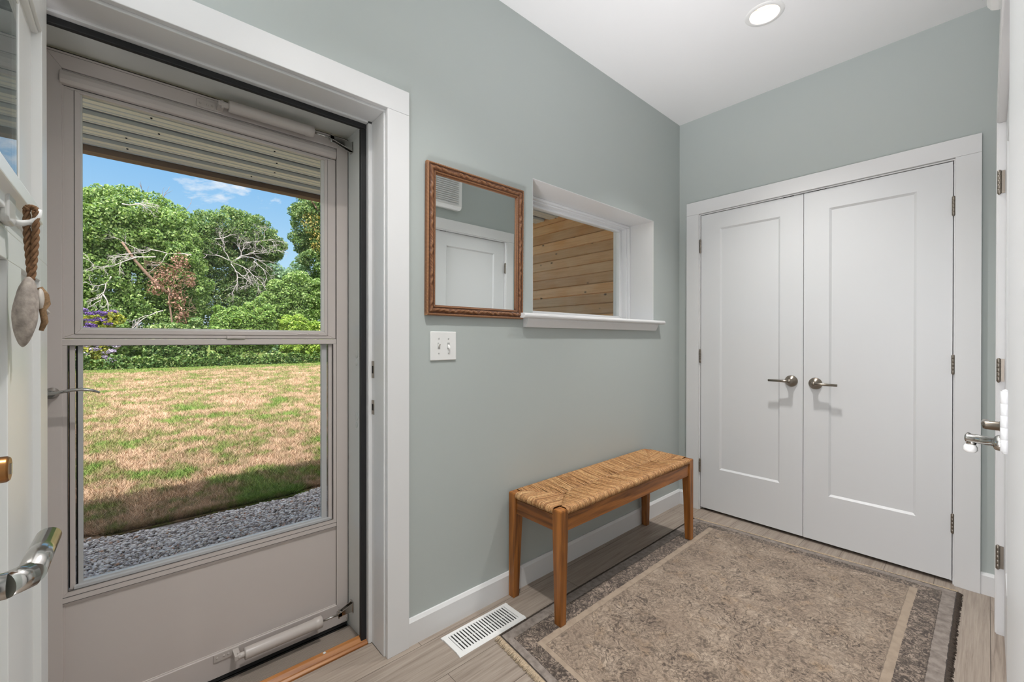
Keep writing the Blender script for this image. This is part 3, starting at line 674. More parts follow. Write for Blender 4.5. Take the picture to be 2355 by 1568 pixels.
# ================================================================== LIGHT SWITCH
sw = thing('light_switch', 'white double toggle switch plate on the wall under the mirror', 'switch', (0, -1.999, 1.0915))
m = MB(); m.prism([(-2.0605, 1.0915), (-1.9375, 1.0915), (-1.9375, 1.2085), (-2.0605, 1.2085)], 0, .0002, .006); pl = build('plate', m, M_PLASTIC, sw, bevel=.003, seg=3)
for yy, up in ((-2.022, 1), (-1.976, -1)):
    m = MB(); m.box(.006, yy - .0055, 1.137, .0066, yy + .0055, 1.163); fr = build('toggle_slot', m, paint('slot_shade', (176, 176, 174), .5), sw)
    m = MB(); m.add([(.006, yy - .0042, 1.150 - .006), (.006, yy + .0042, 1.150 - .006), (.006, yy + .0042, 1.150 + .006), (.006, yy - .0042, 1.150 + .006),
                     (.0165, yy - .0035, 1.150 + up * .011 - .004), (.0165, yy + .0035, 1.150 + up * .011 - .004), (.0165, yy + .0035, 1.150 + up * .011 + .004), (.0165, yy - .0035, 1.150 + up * .011 + .004)],
                    [(0, 1, 5, 4), (1, 2, 6, 5), (2, 3, 7, 6), (3, 0, 4, 7), (4, 5, 6, 7)]); build('toggle', m, M_PLASTIC, sw, bevel=.0008)
    for z in (1.12, 1.18):
        m = MB(); m.lathe([(0, .0058), (.0034, .0060), (.003, .0072), (0, .0076)], (0, yy, z), (1, 0, 0), 14); m.box(.0073, yy - .0004, z - .0028, .0079, yy + .0004, z + .0028); build('screw', m, paint('screw_head', (188, 188, 186), .4), pl)

# ================================================================== FLOOR REGISTER
rg = thing('floor_register', 'white slotted floor vent set in the planks by the baseboard', 'floor vent', (.1215, -1.877, 0))
m = MB(); gx0, gx1, gy0, gy1 = .053, .190, -2.046, -1.708
m.prism([(gx0 + .006, .0055), (gx0, .0005), (gx0, 0), (gx0 + .02, 0), (gx0 + .02, .0055)], 1, gy0, gy1); m.prism([(gx1 - .006, .0055), (gx1, .0005), (gx1, 0), (gx1 - .02, 0), (gx1 - .02, .0055)][::-1], 1, gy0, gy1)
m.box(gx0 + .02, gy0 + .002, 0, gx1 - .02, gy0 + .024, .0054); m.box(gx0 + .02, gy1 - .024, 0, gx1 - .02, gy1 - .002, .0054)
build('rim', m, M_VENT, rg)
m = MB(); ns = 21; span = gy1 - gy0 - .048
for i in range(ns):
    y = gy0 + .024 + (i + .5) * span / ns
    m.prism([(y - .0046, .0048), (y + .0034, .0048), (y + .0048, .0012), (y - .0022, .0012)], 0, gx0 + .018, gx1 - .018)
m.box(.1185, gy0 + .02, .0009, .1215, gy1 - .02, .0016)
build('grille', m, M_VENT, rg)
m = MB(); m.box(gx0 + .015, gy0 + .02, .0002, gx1 - .015, gy1 - .02, .0008); build('duct', m, paint('grey_duct', (74, 74, 74), .6), rg)

# ================================================================== BENCH
bx0, bx1, by0, by1 = .018, .336, -1.655, -.492
LG = .0455
bench = thing('bench', 'low wooden bench with a woven rush seat against the wall', 'bench', ((bx0 + bx1) / 2, (by0 + by1) / 2, 0))
RUGZ = .0075
for (ox, oy, sx_, sy_) in ((bx0, by0, 1, 1), (bx1, by0, -1, 1), (bx0, by1, 1, -1), (bx1, by1, -1, -1)):
    zb = RUGZ + .001 if ox == bx1 else 0.0
    m = MB(); v = []
    for z, wd in ((zb, .034), (.12, .037), (.26, .0415), (.37, LG), (.472, LG), (.478, LG - .004)):
        e = .002 if z > .475 else 0
        x_a, x_b = ox + sx_ * e, ox + sx_ * wd; y_a, y_b = oy + sy_ * e, oy + sy_ * wd
        v += [(x_a, y_a, z), (x_b, y_a, z), (x_b, y_b, z), (x_a, y_b, z)]
    f = [(0, 1, 2, 3), (20, 21, 22, 23)] + [(4 * k + i, 4 * k + (i + 1) % 4, 4 * k + 4 + (i + 1) % 4, 4 * k + 4 + i) for k in range(5) for i in range(4)]
    build('leg', m.add(v, f), M_WOOD_Z, bench, bevel=.0016)
for ox in (bx0 + .006, bx1 - .006 - .022):
    m = MB(); m.box(ox, by0 + LG - .004, .386, ox + .022, by1 - LG + .004, .452); build('apron', m, M_WOOD_Y, bench, bevel=.002)
for oy in (by0 + .006, by1 - .006 - .022):
    m = MB(); m.box(bx0 + LG - .004, oy, .386, bx1 - LG + .004, oy + .022, .452); build('apron', m, M_WOOD_X, bench, bevel=.002)
def rush():
    m = MB(); rnd = random.Random(3)
    xc = (bx0 + bx1) / 2; hw = (bx1 - bx0) / 2 - .001; yc0, yc1 = by0 + .001, by1 - .001
    ED = .205                                   # how far the end fields reach towards the middle
    def top(dx): return .4825 - .015 * (dx / .15)      # sags towards the middle seam
    def prof(side, lim):
        """cord from under the rail, over it, inwards to `lim`; (offset inwards from the edge, z)"""
        P = [(.020, .452), (.009, .4525), (.0015, .459), (-.0006, .467), (.003, .4765), (.011, .4815)]
        if lim > .02:
            n = max(2, int(lim / .025))
            for i in range(1, n + 1):
                d = .011 + (lim - .011) * i / n; P.append((d, top(d) + .0008 * math.sin(d * 55)))
        P.append((P[-1][0] + .004, P[-1][1] - .010))
        return P
    step = .0037
    for side in (0, 1):
        y = by0 + LG - .0012
        while y < by1 - LG + .001:
            d_end = min(y - yc0, yc1 - y)
            lim = hw if d_end > ED else max(.03, hw * (d_end / ED))
            r = .0022 * rnd.uniform(.8, 1.25); j = rnd.uniform(-.0008, .0008); skew = rnd.uniform(.004, .022)
            pts = []
            for d, z in prof(0, lim):
                k = max(0, d - .011) / hw
                yy = y + j + skew * k * (1 if side else -1) + .0016 * math.sin(d * 60 + y * 90)
                pts.append((bx0 + .001 + d if side == 0 else bx1 - .001 - d, yy, z + rnd.uniform(-.0006, .0006)))
            m.tube(pts, r, 6)
            y += step * rnd.uniform(.85, 1.12)
    for side in (0, 1):
        x = bx0 + LG - .0012
        while x < bx1 - LG + .001:
            d_end = min(x - bx0, bx1 - x)
            lim = max(.03, ED * min(1, d_end / hw))
            r = .0022 * rnd.uniform(.8, 1.25); pts = []
            for d, z in prof(1, lim):
                k = max(0, d - .011) / ED
                xx = x + (xc - x) * .10 * k + .0012 * math.sin(d * 60 + x * 120)
                pts.append((xx, yc0 + d if side == 0 else yc1 - d, z + .0006 + rnd.uniform(-.0006, .0006)))
            m.tube(pts, r, 6)
            x += step * rnd.uniform(.85, 1.12)
    mt, t, b_ = newmat('rush_cord'); g = N(t, 'ShaderNodeNewGeometry')
    c1 = ramp(t, g.outputs['Random Per Island'], [(0, rgba((150, 106, 64))), (.4, rgba((178, 132, 86))), (.75, rgba((194, 150, 102))), (1, rgba((214, 178, 130)))])
    nz_ = noise(t, g.outputs['Position'], 95, 4, .75)
    L(t, mix(t, 1.0, c1, ramp(t, nz_, [(.34, (.50, .46, .40)), (.58, (1.08, 1.05, 1.0))]), 'MULTIPLY'), b_.inputs['Base Color'])
    b_.inputs['Roughness'].default_value = .6
    bp = N(t, 'ShaderNodeBump'); bp.inputs['Strength'].default_value = .4; bp.inputs['Distance'].default_value = .001
    L(t, noise(t, g.outputs['Position'], 700, 2), bp.inputs['Height']); L(t, bp.outputs[0], b_.inputs['Normal'])
    st_ = build('seat', m, mt, bench, fixn=False); tag(st_, 'woven straw-coloured rush seat')
    m = MB(); m.box(bx0 + .012, by0 + .014, .4525, bx1 - .012, by1 - .014, .4655); build('seat_core', m, paint('rush_packing', (120, 86, 52), .9), bench)
rush()

# ================================================================== RUG
def rug():
    cs = {'x0': .203, 'x1': 1.397}
    def yt(x): return -.196 + .088 * (x - .204)
    def yb(x): return -1.868 - .10 * (x - .206)
    root = thing('rug', 'faded beige and brown patterned rug in front of the closet doors', 'rug', (.8, -1.0, 0))
    nu, nv = 60, 84; V = []; UV = []
    for j in range(nv + 1):
        for i in range(nu + 1):
            u, v = i / nu, j / nv; x = cs['x0'] + u * (cs['x1'] - cs['x0']) + .004 * math.sin(v * 7) * (u - .5)
            y = yb(x) + v * (yt(x) - yb(x)) + .003 * math.sin(u * 9 + 1)
            V.append((x, y, RUGZ + .0008 * math.sin(u * 11 + v * 5))); UV.append((u, v))
    n = (nu + 1) * (nv + 1)
    V += [(x, y, .0004) for x, y, z in V]; UV += UV
    F = [(j * (nu + 1) + i, j * (nu + 1) + i + 1, (j + 1) * (nu + 1) + i + 1, (j + 1) * (nu + 1) + i) for j in range(nv) for i in range(nu)]
    loop = [i for i in range(nu + 1)] + [(j) * (nu + 1) + nu for j in range(1, nv + 1)] + [nv * (nu + 1) + i for i in range(nu - 1, -1, -1)] + [j * (nu + 1) for j in range(nv - 1, 0, -1)]
    F += [(loop[k], loop[k] + n, loop[(k + 1) % len(loop)] + n, loop[(k + 1) % len(loop)]) for k in range(len(loop))]
    m = MB().add(V, F)
    mt, t, b_ = newmat('faded_wool_pile')
    uvn = N(t, 'ShaderNodeUVMap'); uvn.uv_map = 'weave'
    sp = N(t, 'ShaderNodeSeparateXYZ'); L(t, uvn.outputs[0], sp.inputs[0])
    U = math_node(t, 'MULTIPLY', sp.outputs['X'], 1.195); Vv = math_node(t, 'MULTIPLY', sp.outputs['Y'], 1.73)
    cb = N(t, 'ShaderNodeCombineXYZ'); L(t, U, cb.inputs[0]); L(t, Vv, cb.inputs[1]); P = cb.outputs[0]
    du = math_node(t, 'MINIMUM', U, math_node(t, 'SUBTRACT', 1.195, U)); tp = math_node(t, 'SUBTRACT', 1.73, Vv); tp = math_node(t, 'MULTIPLY_ADD', math_node(t, 'GREATER_THAN', tp, .085), 5.0, tp)
    dv = math_node(t, 'MULTIPLY', math_node(t, 'MINIMUM', Vv, tp), 1.35)
    de = math_node(t, 'MINIMUM', du, dv)
    wob = math_node(t, 'MULTIPLY_ADD', math_node(t, 'SUBTRACT', noise(t, P, 40, 3), .5), .008, de)
    # distorted coordinate for the scrolling motif
    nzv = N(t, 'ShaderNodeTexNoise'); nzv.inputs['Scale'].default_value = 11; nzv.inputs['Detail'].default_value = 3; L(t, P, nzv.inputs['Vector'])
    vm = N(t, 'ShaderNodeVectorMath'); vm.operation = 'MULTIPLY_ADD'; L(t, nzv.outputs['Color'], vm.inputs[0]); vm.inputs[1].default_value = (.11, .11, 0); L(t, P, vm.inputs[2]); PD = vm.outputs[0]
    def vor(scale, feat='DISTANCE_TO_EDGE'):
        vn = N(t, 'ShaderNodeTexVoronoi'); vn.feature = feat; vn.inputs['Scale'].default_value = scale; L(t, PD, vn.inputs['Vector']); return vn.outputs['Distance']
    e1 = ramp(t, vor(17), [(.04, (1, 1, 1)), (.11, (0, 0, 0))])
    e2 = ramp(t, vor(38), [(.04, (1, 1, 1)), (.16, (0, 0, 0))])
    wv = math_node(t, 'ABSOLUTE', math_node(t, 'SUBTRACT', noise(t, P, 26, 3, .6, 2.2), .5))
    e3 = ramp(t, wv, [(.018, (1, 1, 1)), (.048, (0, 0, 0))])
    iso = math_node(t, 'ABSOLUTE', math_node(t, 'SUBTRACT', math_node(t, 'FRACT', math_node(t, 'MULTIPLY', noise(t, PD, 15, 2.5, .55, 1.2), 5.0)), .5))
    e4 = ramp(t, iso, [(.07, (1, 1, 1)), (.17, (0, 0, 0))])
    iso2 = math_node(t, 'ABSOLUTE', math_node(t, 'SUBTRACT', math_node(t, 'FRACT', math_node(t, 'MULTIPLY', noise(t, PD, 31, 2, .5, .8), 3.0)), .5))
    e5 = ramp(t, iso2, [(.06, (.7, .7, .7)), (.16, (0, 0, 0))])
    sub = mix(t, 1.0, mix(t, 1.0, mix(t, 1.0, mix(t, 1.0, e1, (.45, .45, .45), 'MULTIPLY'), mix(t, 1.0, e4, e5, 'LIGHTEN'), 'LIGHTEN'), mix(t, 1.0, e3, (.8, .8, .8), 'MULTIPLY'), 'LIGHTEN'), mix(t, 1.0, (.25, .25, .25), e2, 'MULTIPLY'), 'LIGHTEN')
    wear = ramp(t, noise(t, P, 5.5, 5, .65, .5), [(.32, (.50, .50, .50)), (.60, (.95, .95, .95))])
    brk = ramp(t, noise(t, P, 85, 3, .6), [(.34, (.30, .30, .30)), (.52, (1, 1, 1))])
    pat = mix(t, 1.0, mix(t, 1.0, sub, wear, 'MULTIPLY'), brk, 'MULTIPLY')
    base = ramp(t, noise(t, P, 6, 5, .6), [(.3, rgba((154, 135, 118))), (.55, rgba((175, 156, 137))), (.75, rgba((190, 172, 154)))])
    tint = ramp(t, noise(t, P, 13, 3, .5), [(.58, (0, 0, 0)), (.72, (.4, .4, .4))])
    base = mix(t, tint, base, rgba((184, 152, 116)))
    field = mix(t, pat, base, rgba((68, 57, 50)))
    # darker border motif
    bmot = mix(t, ramp(t, mix(t, 1.0, mix(t, 1.0, mix(t, 1.0, e4, e3, 'LIGHTEN'), brk, 'MULTIPLY'), mix(t, 1.0, e2, (.5, .5, .5), 'MULTIPLY'), 'LIGHTEN'), [(.18, (.06, .06, .06)), (.65, (.92, .92, .92))]), mix(t, ramp(t, noise(t, P, 9, 4), [(.4, (0, 0, 0)), (.65, (1, 1, 1))]), rgba((140, 125, 112)), rgba((174, 156, 140))), rgba((58, 49, 44)))
    band = mix(t, ramp(t, noise(t, P, 34, 4), [(.38, (0, 0, 0)), (.66, (.8, .8, .8))]), rgba((152, 141, 132)), rgba((106, 96, 90)))
    guard = mix(t, ramp(t, noise(t, P, 26, 4), [(.45, (0, 0, 0)), (.7, (.5, .5, .5))]), rgba((168, 150, 131)), rgba((134, 118, 103)))
    dark = rgba((62, 54, 48))
    def step(th): return math_node(t, 'GREATER_THAN', wob, th)
    colr = mix(t, step(.007), dark, band)
    colr = mix(t, step(.050), colr, mix(t, .5, dark, bmot)); colr = mix(t, step(.053), colr, bmot)
    colr = mix(t, step(.128), colr, guard); colr = mix(t, step(.156), colr, mix(t, .45, guard, dark)); colr = mix(t, step(.159), colr, field)
    L(t, colr, b_.inputs['Base Color']); b_.inputs['Roughness'].default_value = .95; b_.inputs['Specular IOR Level'].default_value = .1
    b_.inputs['Sheen Weight'].default_value = .25
    bp = N(t, 'ShaderNodeBump'); bp.inputs['Strength'].default_value = .55; bp.inputs['Distance'].default_value = .003
    L(t, math_node(t, 'ADD', noise(t, P, 420, 2), math_node(t, 'MULTIPLY', noise(t, P, 60, 3), .8)), bp.inputs['Height']); L(t, bp.outputs[0], b_.inputs['Normal'])
    o = build('pile', m, mt, root, fixn=False)
    me = o.data; uvl = me.uv_layers.new(name='weave')
    li = np.empty(len(me.loops), dtype=np.int32); me.loops.foreach_get('vertex_index', li)
    uvl.data.foreach_set('uv', np.array(UV)[li].astype(np.float32).ravel())
    # fringes at both short ends, dark overcast edge on the long sides
    rnd = random.Random(5)
    for end in (0, 1):
        m = MB(); x = cs['x0'] + .003
        while x < cs['x1'] - .003:
            y0_ = yt(x) if end else yb(x); s_ = 1 if end else -1
            ln = rnd.uniform(.017, .023) * (.9 if end else 1.25); sw_ = .004 * math.sin(x * 60) + rnd.uniform(-.003, .003)
            m.tube([(x, y0_ - s_ * .002, .006), (x + sw_ * .4, y0_ + s_ * ln * .45, .0065 + rnd.uniform(0, .003)), (x + sw_, y0_ + s_ * ln, .0022)], [.0016, .0015, .0008], 5)
            x += rnd.uniform(.0011, .0019)
        fo = build('fringe', m, paint('cream_fringe', (186, 167, 142), .9, var=.25, vscale=120), root, fixn=False)
        tag(fo, 'cream knotted fringe')
    for sd_ in (0, 1):
        m = MB(); y = yb(cs['x0' if sd_ == 0 else 'x1']) + .004; xx = cs['x0'] if sd_ == 0 else cs['x1']
        while y < yt(xx) - .004:
            s_ = -1 if sd_ == 0 else 1; ln = rnd.uniform(.004, .008) if sd_ == 0 else rnd.uniform(.007, .016)
            xo = xx + .004 * math.sin(((y - yb(xx)) / (yt(xx) - yb(xx))) * 7) * (sd_ - .5)
            m.tube([(xo - s_ * .004, y, .0078), (xo + s_ * ln * .5, y + rnd.uniform(-.003, .003), .006), (xo + s_ * ln, y + rnd.uniform(-.004, .004), .0015)], [.002, .0018, .001], 5)
            y += rnd.uniform(.002, .0035)
        eo = build('edging', m, paint('dark_edging_wool', (70, 60, 52), .95, var=.3, vscale=90), root, fixn=False); tag(eo, 'dark brown overcast edge')
rug()
#OUTSIDE
# ================================================================== OUTSIDE
GZ = -.2
def bulk(name, V, F4, mat, parent=None, origin=None, smooth=False):
    """mesh from numpy arrays: V (n,3), F (m,k)"""
    V = np.asarray(V, dtype=np.float32); F4 = np.asarray(F4, dtype=np.int32)
    if origin is None: origin = WO[parent.name] if parent is not None else Vector((float(V[:, 0].mean()), float(V[:, 1].mean()), float(V[:, 2].min())))
    me = bpy.data.meshes.new(name); n, k = F4.shape
    me.vertices.add(len(V)); me.vertices.foreach_set('co', (V - np.array(origin, dtype=np.float32)).ravel())
    me.loops.add(n * k); me.loops.foreach_set('vertex_index', F4.ravel())
    me.polygons.add(n); me.polygons.foreach_set('loop_start', np.arange(0, n * k, k, dtype=np.int32))
    if smooth: me.polygons.foreach_set('use_smooth', np.ones(n, dtype=bool))
    me.update(calc_edges=True); me.validate()
    me.materials.append(mat); o = bpy.data.objects.new(name, me); place(o, parent, origin)
    o.location = Vector(origin) - (WO[parent.name] if parent is not None else Vector((0, 0, 0)))
    return o

# --- lawn colours follow one world-space field, shared by ground and blades
def lawn_colour(t, g):
    sp = mapping(t, g.outputs['Position'], (1, 1, 0))
    f = math_node(t, 'MULTIPLY_ADD', noise(t, sp, 1.25, 6, .7, .4), .60, math_node(t, 'MULTIPLY', noise(t, sp, 4.5, 4, .65), .40))
    xx = N(t, 'ShaderNodeSeparateXYZ'); L(t, g.outputs['Position'], xx.inputs[0])
    far = math_node(t, 'MULTIPLY', math_node(t, 'SUBTRACT', -21.5, xx.outputs['X'], clamp=True), .08)
    near = math_node(t, 'MULTIPLY', math_node(t, 'ADD', math_node(t, 'MULTIPLY', xx.outputs['X'], 1.6), 6.2, clamp=True), .012)
    f = math_node(t, 'ADD', math_node(t, 'ADD', f, far), near)
    return ramp(t, f, [(.36, rgba((204, 177, 154))), (.45, rgba((187, 159, 135))), (.50, rgba((160, 142, 114))), (.53, rgba((134, 134, 86))), (.585, rgba((118, 142, 74))), (.70, rgba((96, 128, 58)))]), f
mt, t, b_ = newmat('dry_lawn_soil'); g = N(t, 'ShaderNodeNewGeometry'); lc, _ = lawn_colour(t, g)
fine = noise(t, g.outputs['Position'], 30, 6, .72)
L(t, mix(t, 1.0, lc, ramp(t, fine, [(.32, (.36, .35, .32)), (.62, (.80, .79, .77))]), 'MULTIPLY'), b_.inputs['Base Color'])
b_.inputs['Roughness'].default_value = 1; b_.inputs['Specular IOR Level'].default_value = 0
bp = N(t, 'ShaderNodeBump'); bp.inputs['Strength'].default_value = .7; bp.inputs['Distance'].default_value = .03; L(t, fine, bp.inputs['Height']); L(t, bp.outputs[0], b_.inputs['Normal'])
struct('lawn', MB().box(-140, -90, -1.2, -2.6, 110, GZ), mt, 'patchy sunlit lawn of dry tan and green grass beyond the porch', 'lawn')
mt, t, b_ = newmat('dry_and_green_grass'); g = N(t, 'ShaderNodeNewGeometry'); lc, _ = lawn_colour(t, g)
L(t, mix(t, 1.0, lc, ramp(t, g.outputs['Random Per Island'], [(0, (.72, .72, .70)), (.6, (1.05, 1.04, 1.0)), (1, (1.3, 1.24, 1.1))]), 'MULTIPLY'), b_.inputs['Base Color'])
b_.inputs['Roughness'].default_value = .7; b_.inputs['Specular IOR Level'].default_value = .1
NB = 440000
d = 2.64 + (24.4 - 2.64) * RNG.random(NB) ** 2.1
x = -d
ylo = -2.948 - (d + 1.486) * .12 - 1.3; yhi = -2.948 + (d + 1.486) * .345 + 1.1
y = ylo + (yhi - ylo) * RNG.random(NB)
edge = -2.64 - .09 * (np.sin(y * 3.1) * .5 + np.sin(y * 7.7 + 1) * .3 + np.sin(y * 17) * .2)
x = np.where(x > edge, edge - RNG.random(NB) * .3, x); d = -x
h = (.022 + .034 * RNG.random(NB)) * (1 + .02 * d); wd = (.0016 + .0022 * RNG.random(NB)) * (1 + .085 * d)
an = RNG.random(NB) * 2 * PI; ln = RNG.random(NB) * 1.3 + .3; la = RNG.random(NB) * 2 * PI
V = np.empty((NB, 3, 3))
V[:, 0] = np.stack([x - np.cos(an) * wd, y - np.sin(an) * wd, np.full(NB, GZ - .003)], 1)
V[:, 1] = np.stack([x + np.cos(an) * wd, y + np.sin(an) * wd, np.full(NB, GZ - .003)], 1)
V[:, 2] = np.stack([x + np.cos(la) * ln * h, y + np.sin(la) * ln * h, GZ + h], 1)
go = bulk('grass', V.reshape(-1, 3), np.arange(NB * 3).reshape(-1, 3), mt)
tag(go, 'short dry and green grass blades covering the lawn', 'grass', kind='stuff')

# --- gravel strip
mt = paint('gravel_bed', (132, 125, 123), .95, var=.45, vscale=75, bump=(90, .8))
struct('gravel_bed', MB().box(-2.66, -9, -.6, -.30, .5, GZ - .012), mt, 'grey gravel bed under the porch roof', 'ground')
mt, t, b_ = newmat('grey_pebble'); g = N(t, 'ShaderNodeNewGeometry')
L(t, ramp(t, g.outputs['Random Per Island'], [(0, rgba((130, 120, 116))), (.35, rgba((184, 174, 170))), (.7, rgba((212, 203, 198))), (.93, rgba((236, 230, 224))), (.97, rgba((170, 122, 92))), (1, rgba((188, 172, 156)))]), b_.inputs['Base Color']); b_.inputs['Roughness'].default_value = .7
import bmesh
bm = bmesh.new(); bmesh.ops.create_icosphere(bm, subdivisions=1, radius=1); bm.verts.ensure_lookup_table()
IV = np.array([v.co[:] for v in bm.verts]); IF = np.array([[v.index for v in f.verts] for f in bm.faces]); bm.free()
NP = 56000
px = -1.72 - .97 * RNG.random(NP); py = -3.7 + 2.5 * RNG.random(NP)
ex = -2.575 - .09 * (np.sin(py * 3.1) * .5 + np.sin(py * 7.7 + 1) * .3 + np.sin(py * 17) * .2)
rest = np.arange(NP) >= 30000
py = np.where(rest, -5.6 + 5.9 * RNG.random(NP), py); px = np.where(rest, -.36 - np.where((py > -3.72) & (py < -1.18), 1.36, 2.2) * RNG.random(NP), px)
px = np.where(px < ex, ex + RNG.random(NP) * .5, px)
rr = (.0042 + .0078 * RNG.random(NP) ** 1.6) * np.where(np.arange(NP) >= 30000, 1.6, 1.0)
sc3 = np.stack([rr * (.8 + .7 * RNG.random(NP)), rr * (.8 + .7 * RNG.random(NP)), rr * (.45 + .4 * RNG.random(NP))], 1)
ang = RNG.random(NP) * 2 * PI; tl = (RNG.random(NP) - .5) * 1.1
P = IV[None] * sc3[:, None, :] * (1 + .22 * (RNG.random((NP, len(IV), 1)) - .5))
c_, s_ = np.cos(ang)[:, None], np.sin(ang)[:, None]; ct, st = np.cos(tl)[:, None], np.sin(tl)[:, None]
X, Y, Z = P[..., 0], P[..., 1], P[..., 2]; X, Z = X * ct - Z * st, X * st + Z * ct
P = np.stack([X * c_ - Y * s_ + px[:, None], X * s_ + Y * c_ + py[:, None], Z + (GZ - .014 + rr + .012 * RNG.random(NP))[:, None]], -1)
F = IF[None] + (np.arange(NP) * len(IV))[:, None, None]
tag(bulk('gravel', P.reshape(-1, 3), F.reshape(-1, 3), mt, smooth=True), 'loose grey pebbles in a strip along the lawn edge', 'gravel', kind='stuff')

# --- porch: ribbed metal ceiling, beam, cedar end wall, house face
PZ = 2.5
mt, t, b_ = newmat('ribbed_steel_underside'); g = N(t, 'ShaderNodeNewGeometry')
b_.inputs['Base Color'].default_value = rgba((240, 243, 244)); b_.inputs['Roughness'].default_value = .45
m = MB(); prof = []; x = -2.60; per = .214
while x < -.31 - per:
    prof += [(x, PZ), (x + .010, PZ), (x + .014, PZ + .005), (x + .024, PZ + .005), (x + .028, PZ), (x + .066, PZ), (x + .070, PZ + .005), (x + .080, PZ + .005), (x + .084, PZ), (x + .126, PZ), (x + .130, PZ + .05), (x + .208, PZ + .05), (x + .212, PZ)]
    x += per
prof.append((-.30, PZ))
n = len(prof); v = [(a, -9, b) for a, b in prof] + [(a, 3.2, b) for a, b in prof] + [(a, -9, b + .004) for a, b in prof] + [(a, 3.2, b + .004) for a, b in prof]
f = [(i, i + 1, n + i + 1, n + i) for i in range(n - 1)] + [(2 * n + i, 3 * n + i, 3 * n + i + 1, 2 * n + i + 1) for i in range(n - 1)]
m.add(v, f)
pr = thing('porch_ceiling', 'cream ribbed metal porch ceiling seen through the storm door', 'porch roof', (-1.4, -2.5, PZ), kind='structure')
build('ribbed_sheet', m, mt, pr, fixn=False)
m = MB()
rnd = random.Random(2)
for k in range(11):
    for yy in (-8.1, -7.4, -6.1, -4.9, -3.72, -2.9, -2.2, -1.25, -.35, .45):
        xx = -2.60 + per * k + .095 + rnd.uniform(-.01, .01); m.lathe([(0, -.006), (.005, -.005), (.006, 0)], (xx, yy + rnd.uniform(-.1, .1), PZ), (0, 0, 1), 8, cap=False)
build('screws', m, M_DARK, pr)
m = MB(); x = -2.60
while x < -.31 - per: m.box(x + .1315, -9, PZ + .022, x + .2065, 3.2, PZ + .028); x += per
tag(build('groove_shade_strip', m, paint('groove_shade_grey', (112, 114, 122), .5), pr), 'dark grey strips painting shade into the sheet grooves')  # dark strips in the grooves put their shade into the colour
m = MB(); m.box(-2.75, -9.2, PZ + .05, -.2, 3.3, PZ + .10); build('roof_deck', m, paint('roof_deck_ply', (120, 96, 74), .8), pr)
M_BEAM = wood('brown_beam', (136, 110, 92), (100, 78, 64), 1, .5, .7, 0)
m = MB(); m.box(-2.70, -9.2, 2.462, -2.61, 3.3, 2.53); m.box(-2.77, -9.2, 2.52, -2.60, 3.3, 2.66); struct('porch_beam', m, M_BEAM, 'brown wooden beam along the outer edge of the porch roof', 'beam')
# cedar boards
mt, t, b_ = newmat('knotty_cedar_boards'); g = N(t, 'ShaderNodeNewGeometry'); sp = N(t, 'ShaderNodeSeparateXYZ'); L(t, g.outputs['Position'], sp.inputs[0])
rw = math_node(t, 'FLOOR', math_node(t, 'DIVIDE', math_node(t, 'ADD', sp.outputs['Z'], 5), .102))
cb = N(t, 'ShaderNodeCombineXYZ'); L(t, math_node(t, 'MULTIPLY_ADD', rw, 3.17, sp.outputs['X']), cb.inputs[0]); L(t, math_node(t, 'MULTIPLY', rw, 1.7), cb.inputs[1]); L(t, sp.outputs['Z'], cb.inputs[2])
n1 = noise(t, mapping(t, cb.outputs[0], (3, 1, 70)), 1.0, 5, .65, .5); n2 = noise(t, mapping(t, cb.outputs[0], (1.4, 1, 2)), 1.3, 3)
base = mix(t, .55, ramp(t, n1, [(.28, rgba((206, 152, 98))), (.6, rgba((250, 208, 156)))]), ramp(t, n2, [(.35, rgba((236, 172, 106))), (.65, rgba((248, 220, 186)))]))
vn = N(t, 'ShaderNodeTexVoronoi'); vn.inputs['Scale'].default_value = 5.5; L(t, mapping(t, cb.outputs[0], (1, 1, 1.6)), vn.inputs['Vector'])
wn = N(t, 'ShaderNodeTexWhiteNoise'); wn.noise_dimensions = '1D'; L(t, rw, wn.inputs['W'])
base = mix(t, 1.0, base, ramp(t, wn.outputs['Value'], [(0, (.74, .70, .66)), (1, (1.08, 1.04, 1.0))]), 'MULTIPLY')
L(t, mix(t, ramp(t, vn.outputs['Distance'], [(.06, (.9, .9, .9)), (.13, (0, 0, 0))]), base, rgba((70, 42, 24))), b_.inputs['Base Color']); b_.inputs['Roughness'].default_value = .55
m = MB(); z = GZ - .1; poly = []
while z < PZ + .1:
    poly += [(.512, z), (.5035, z + .003), (.4985, z + .0085), (.4985, z + .0935), (.5035, z + .099), (.512, z + .1012)]; z += .102
poly += [(.60, z), (.60, GZ - .1)]
m.prism(poly, 0, -2.70, -.305)
struct('cedar_wall', m, mt, 'knotty cedar board wall closing the porch, framed by the small window', 'porch wall')

# --- foliage
def leaf_mat(name, cols, trans=.35):
    m = bpy.data.materials.new(name); m.use_nodes = True; t = m.node_tree; b_ = t.nodes['Principled BSDF']; g = N(t, 'ShaderNodeNewGeometry')
    k = len(cols); c = ramp(t, g.outputs['Random Per Island'], [(i / max(1, k - 1), rgba(q)) for i, q in enumerate(cols)])
    L(t, c, b_.inputs['Base Color']); b_.inputs['Roughness'].default_value = .45; b_.inputs['Specular IOR Level'].default_value = .35
    tr = N(t, 'ShaderNodeBsdfTranslucent'); L(t, mix(t, 1.0, c, (1.1, 1.15, .6), 'MULTIPLY'), tr.inputs['Color'])
    mx = N(t, 'ShaderNodeMixShader'); mx.inputs[0].default_value = trans; L(t, b_.outputs[0], mx.inputs[1]); L(t, tr.outputs[0], mx.inputs[2])
    L(t, mx.outputs[0], t.nodes['Material Output'].inputs['Surface']); return m
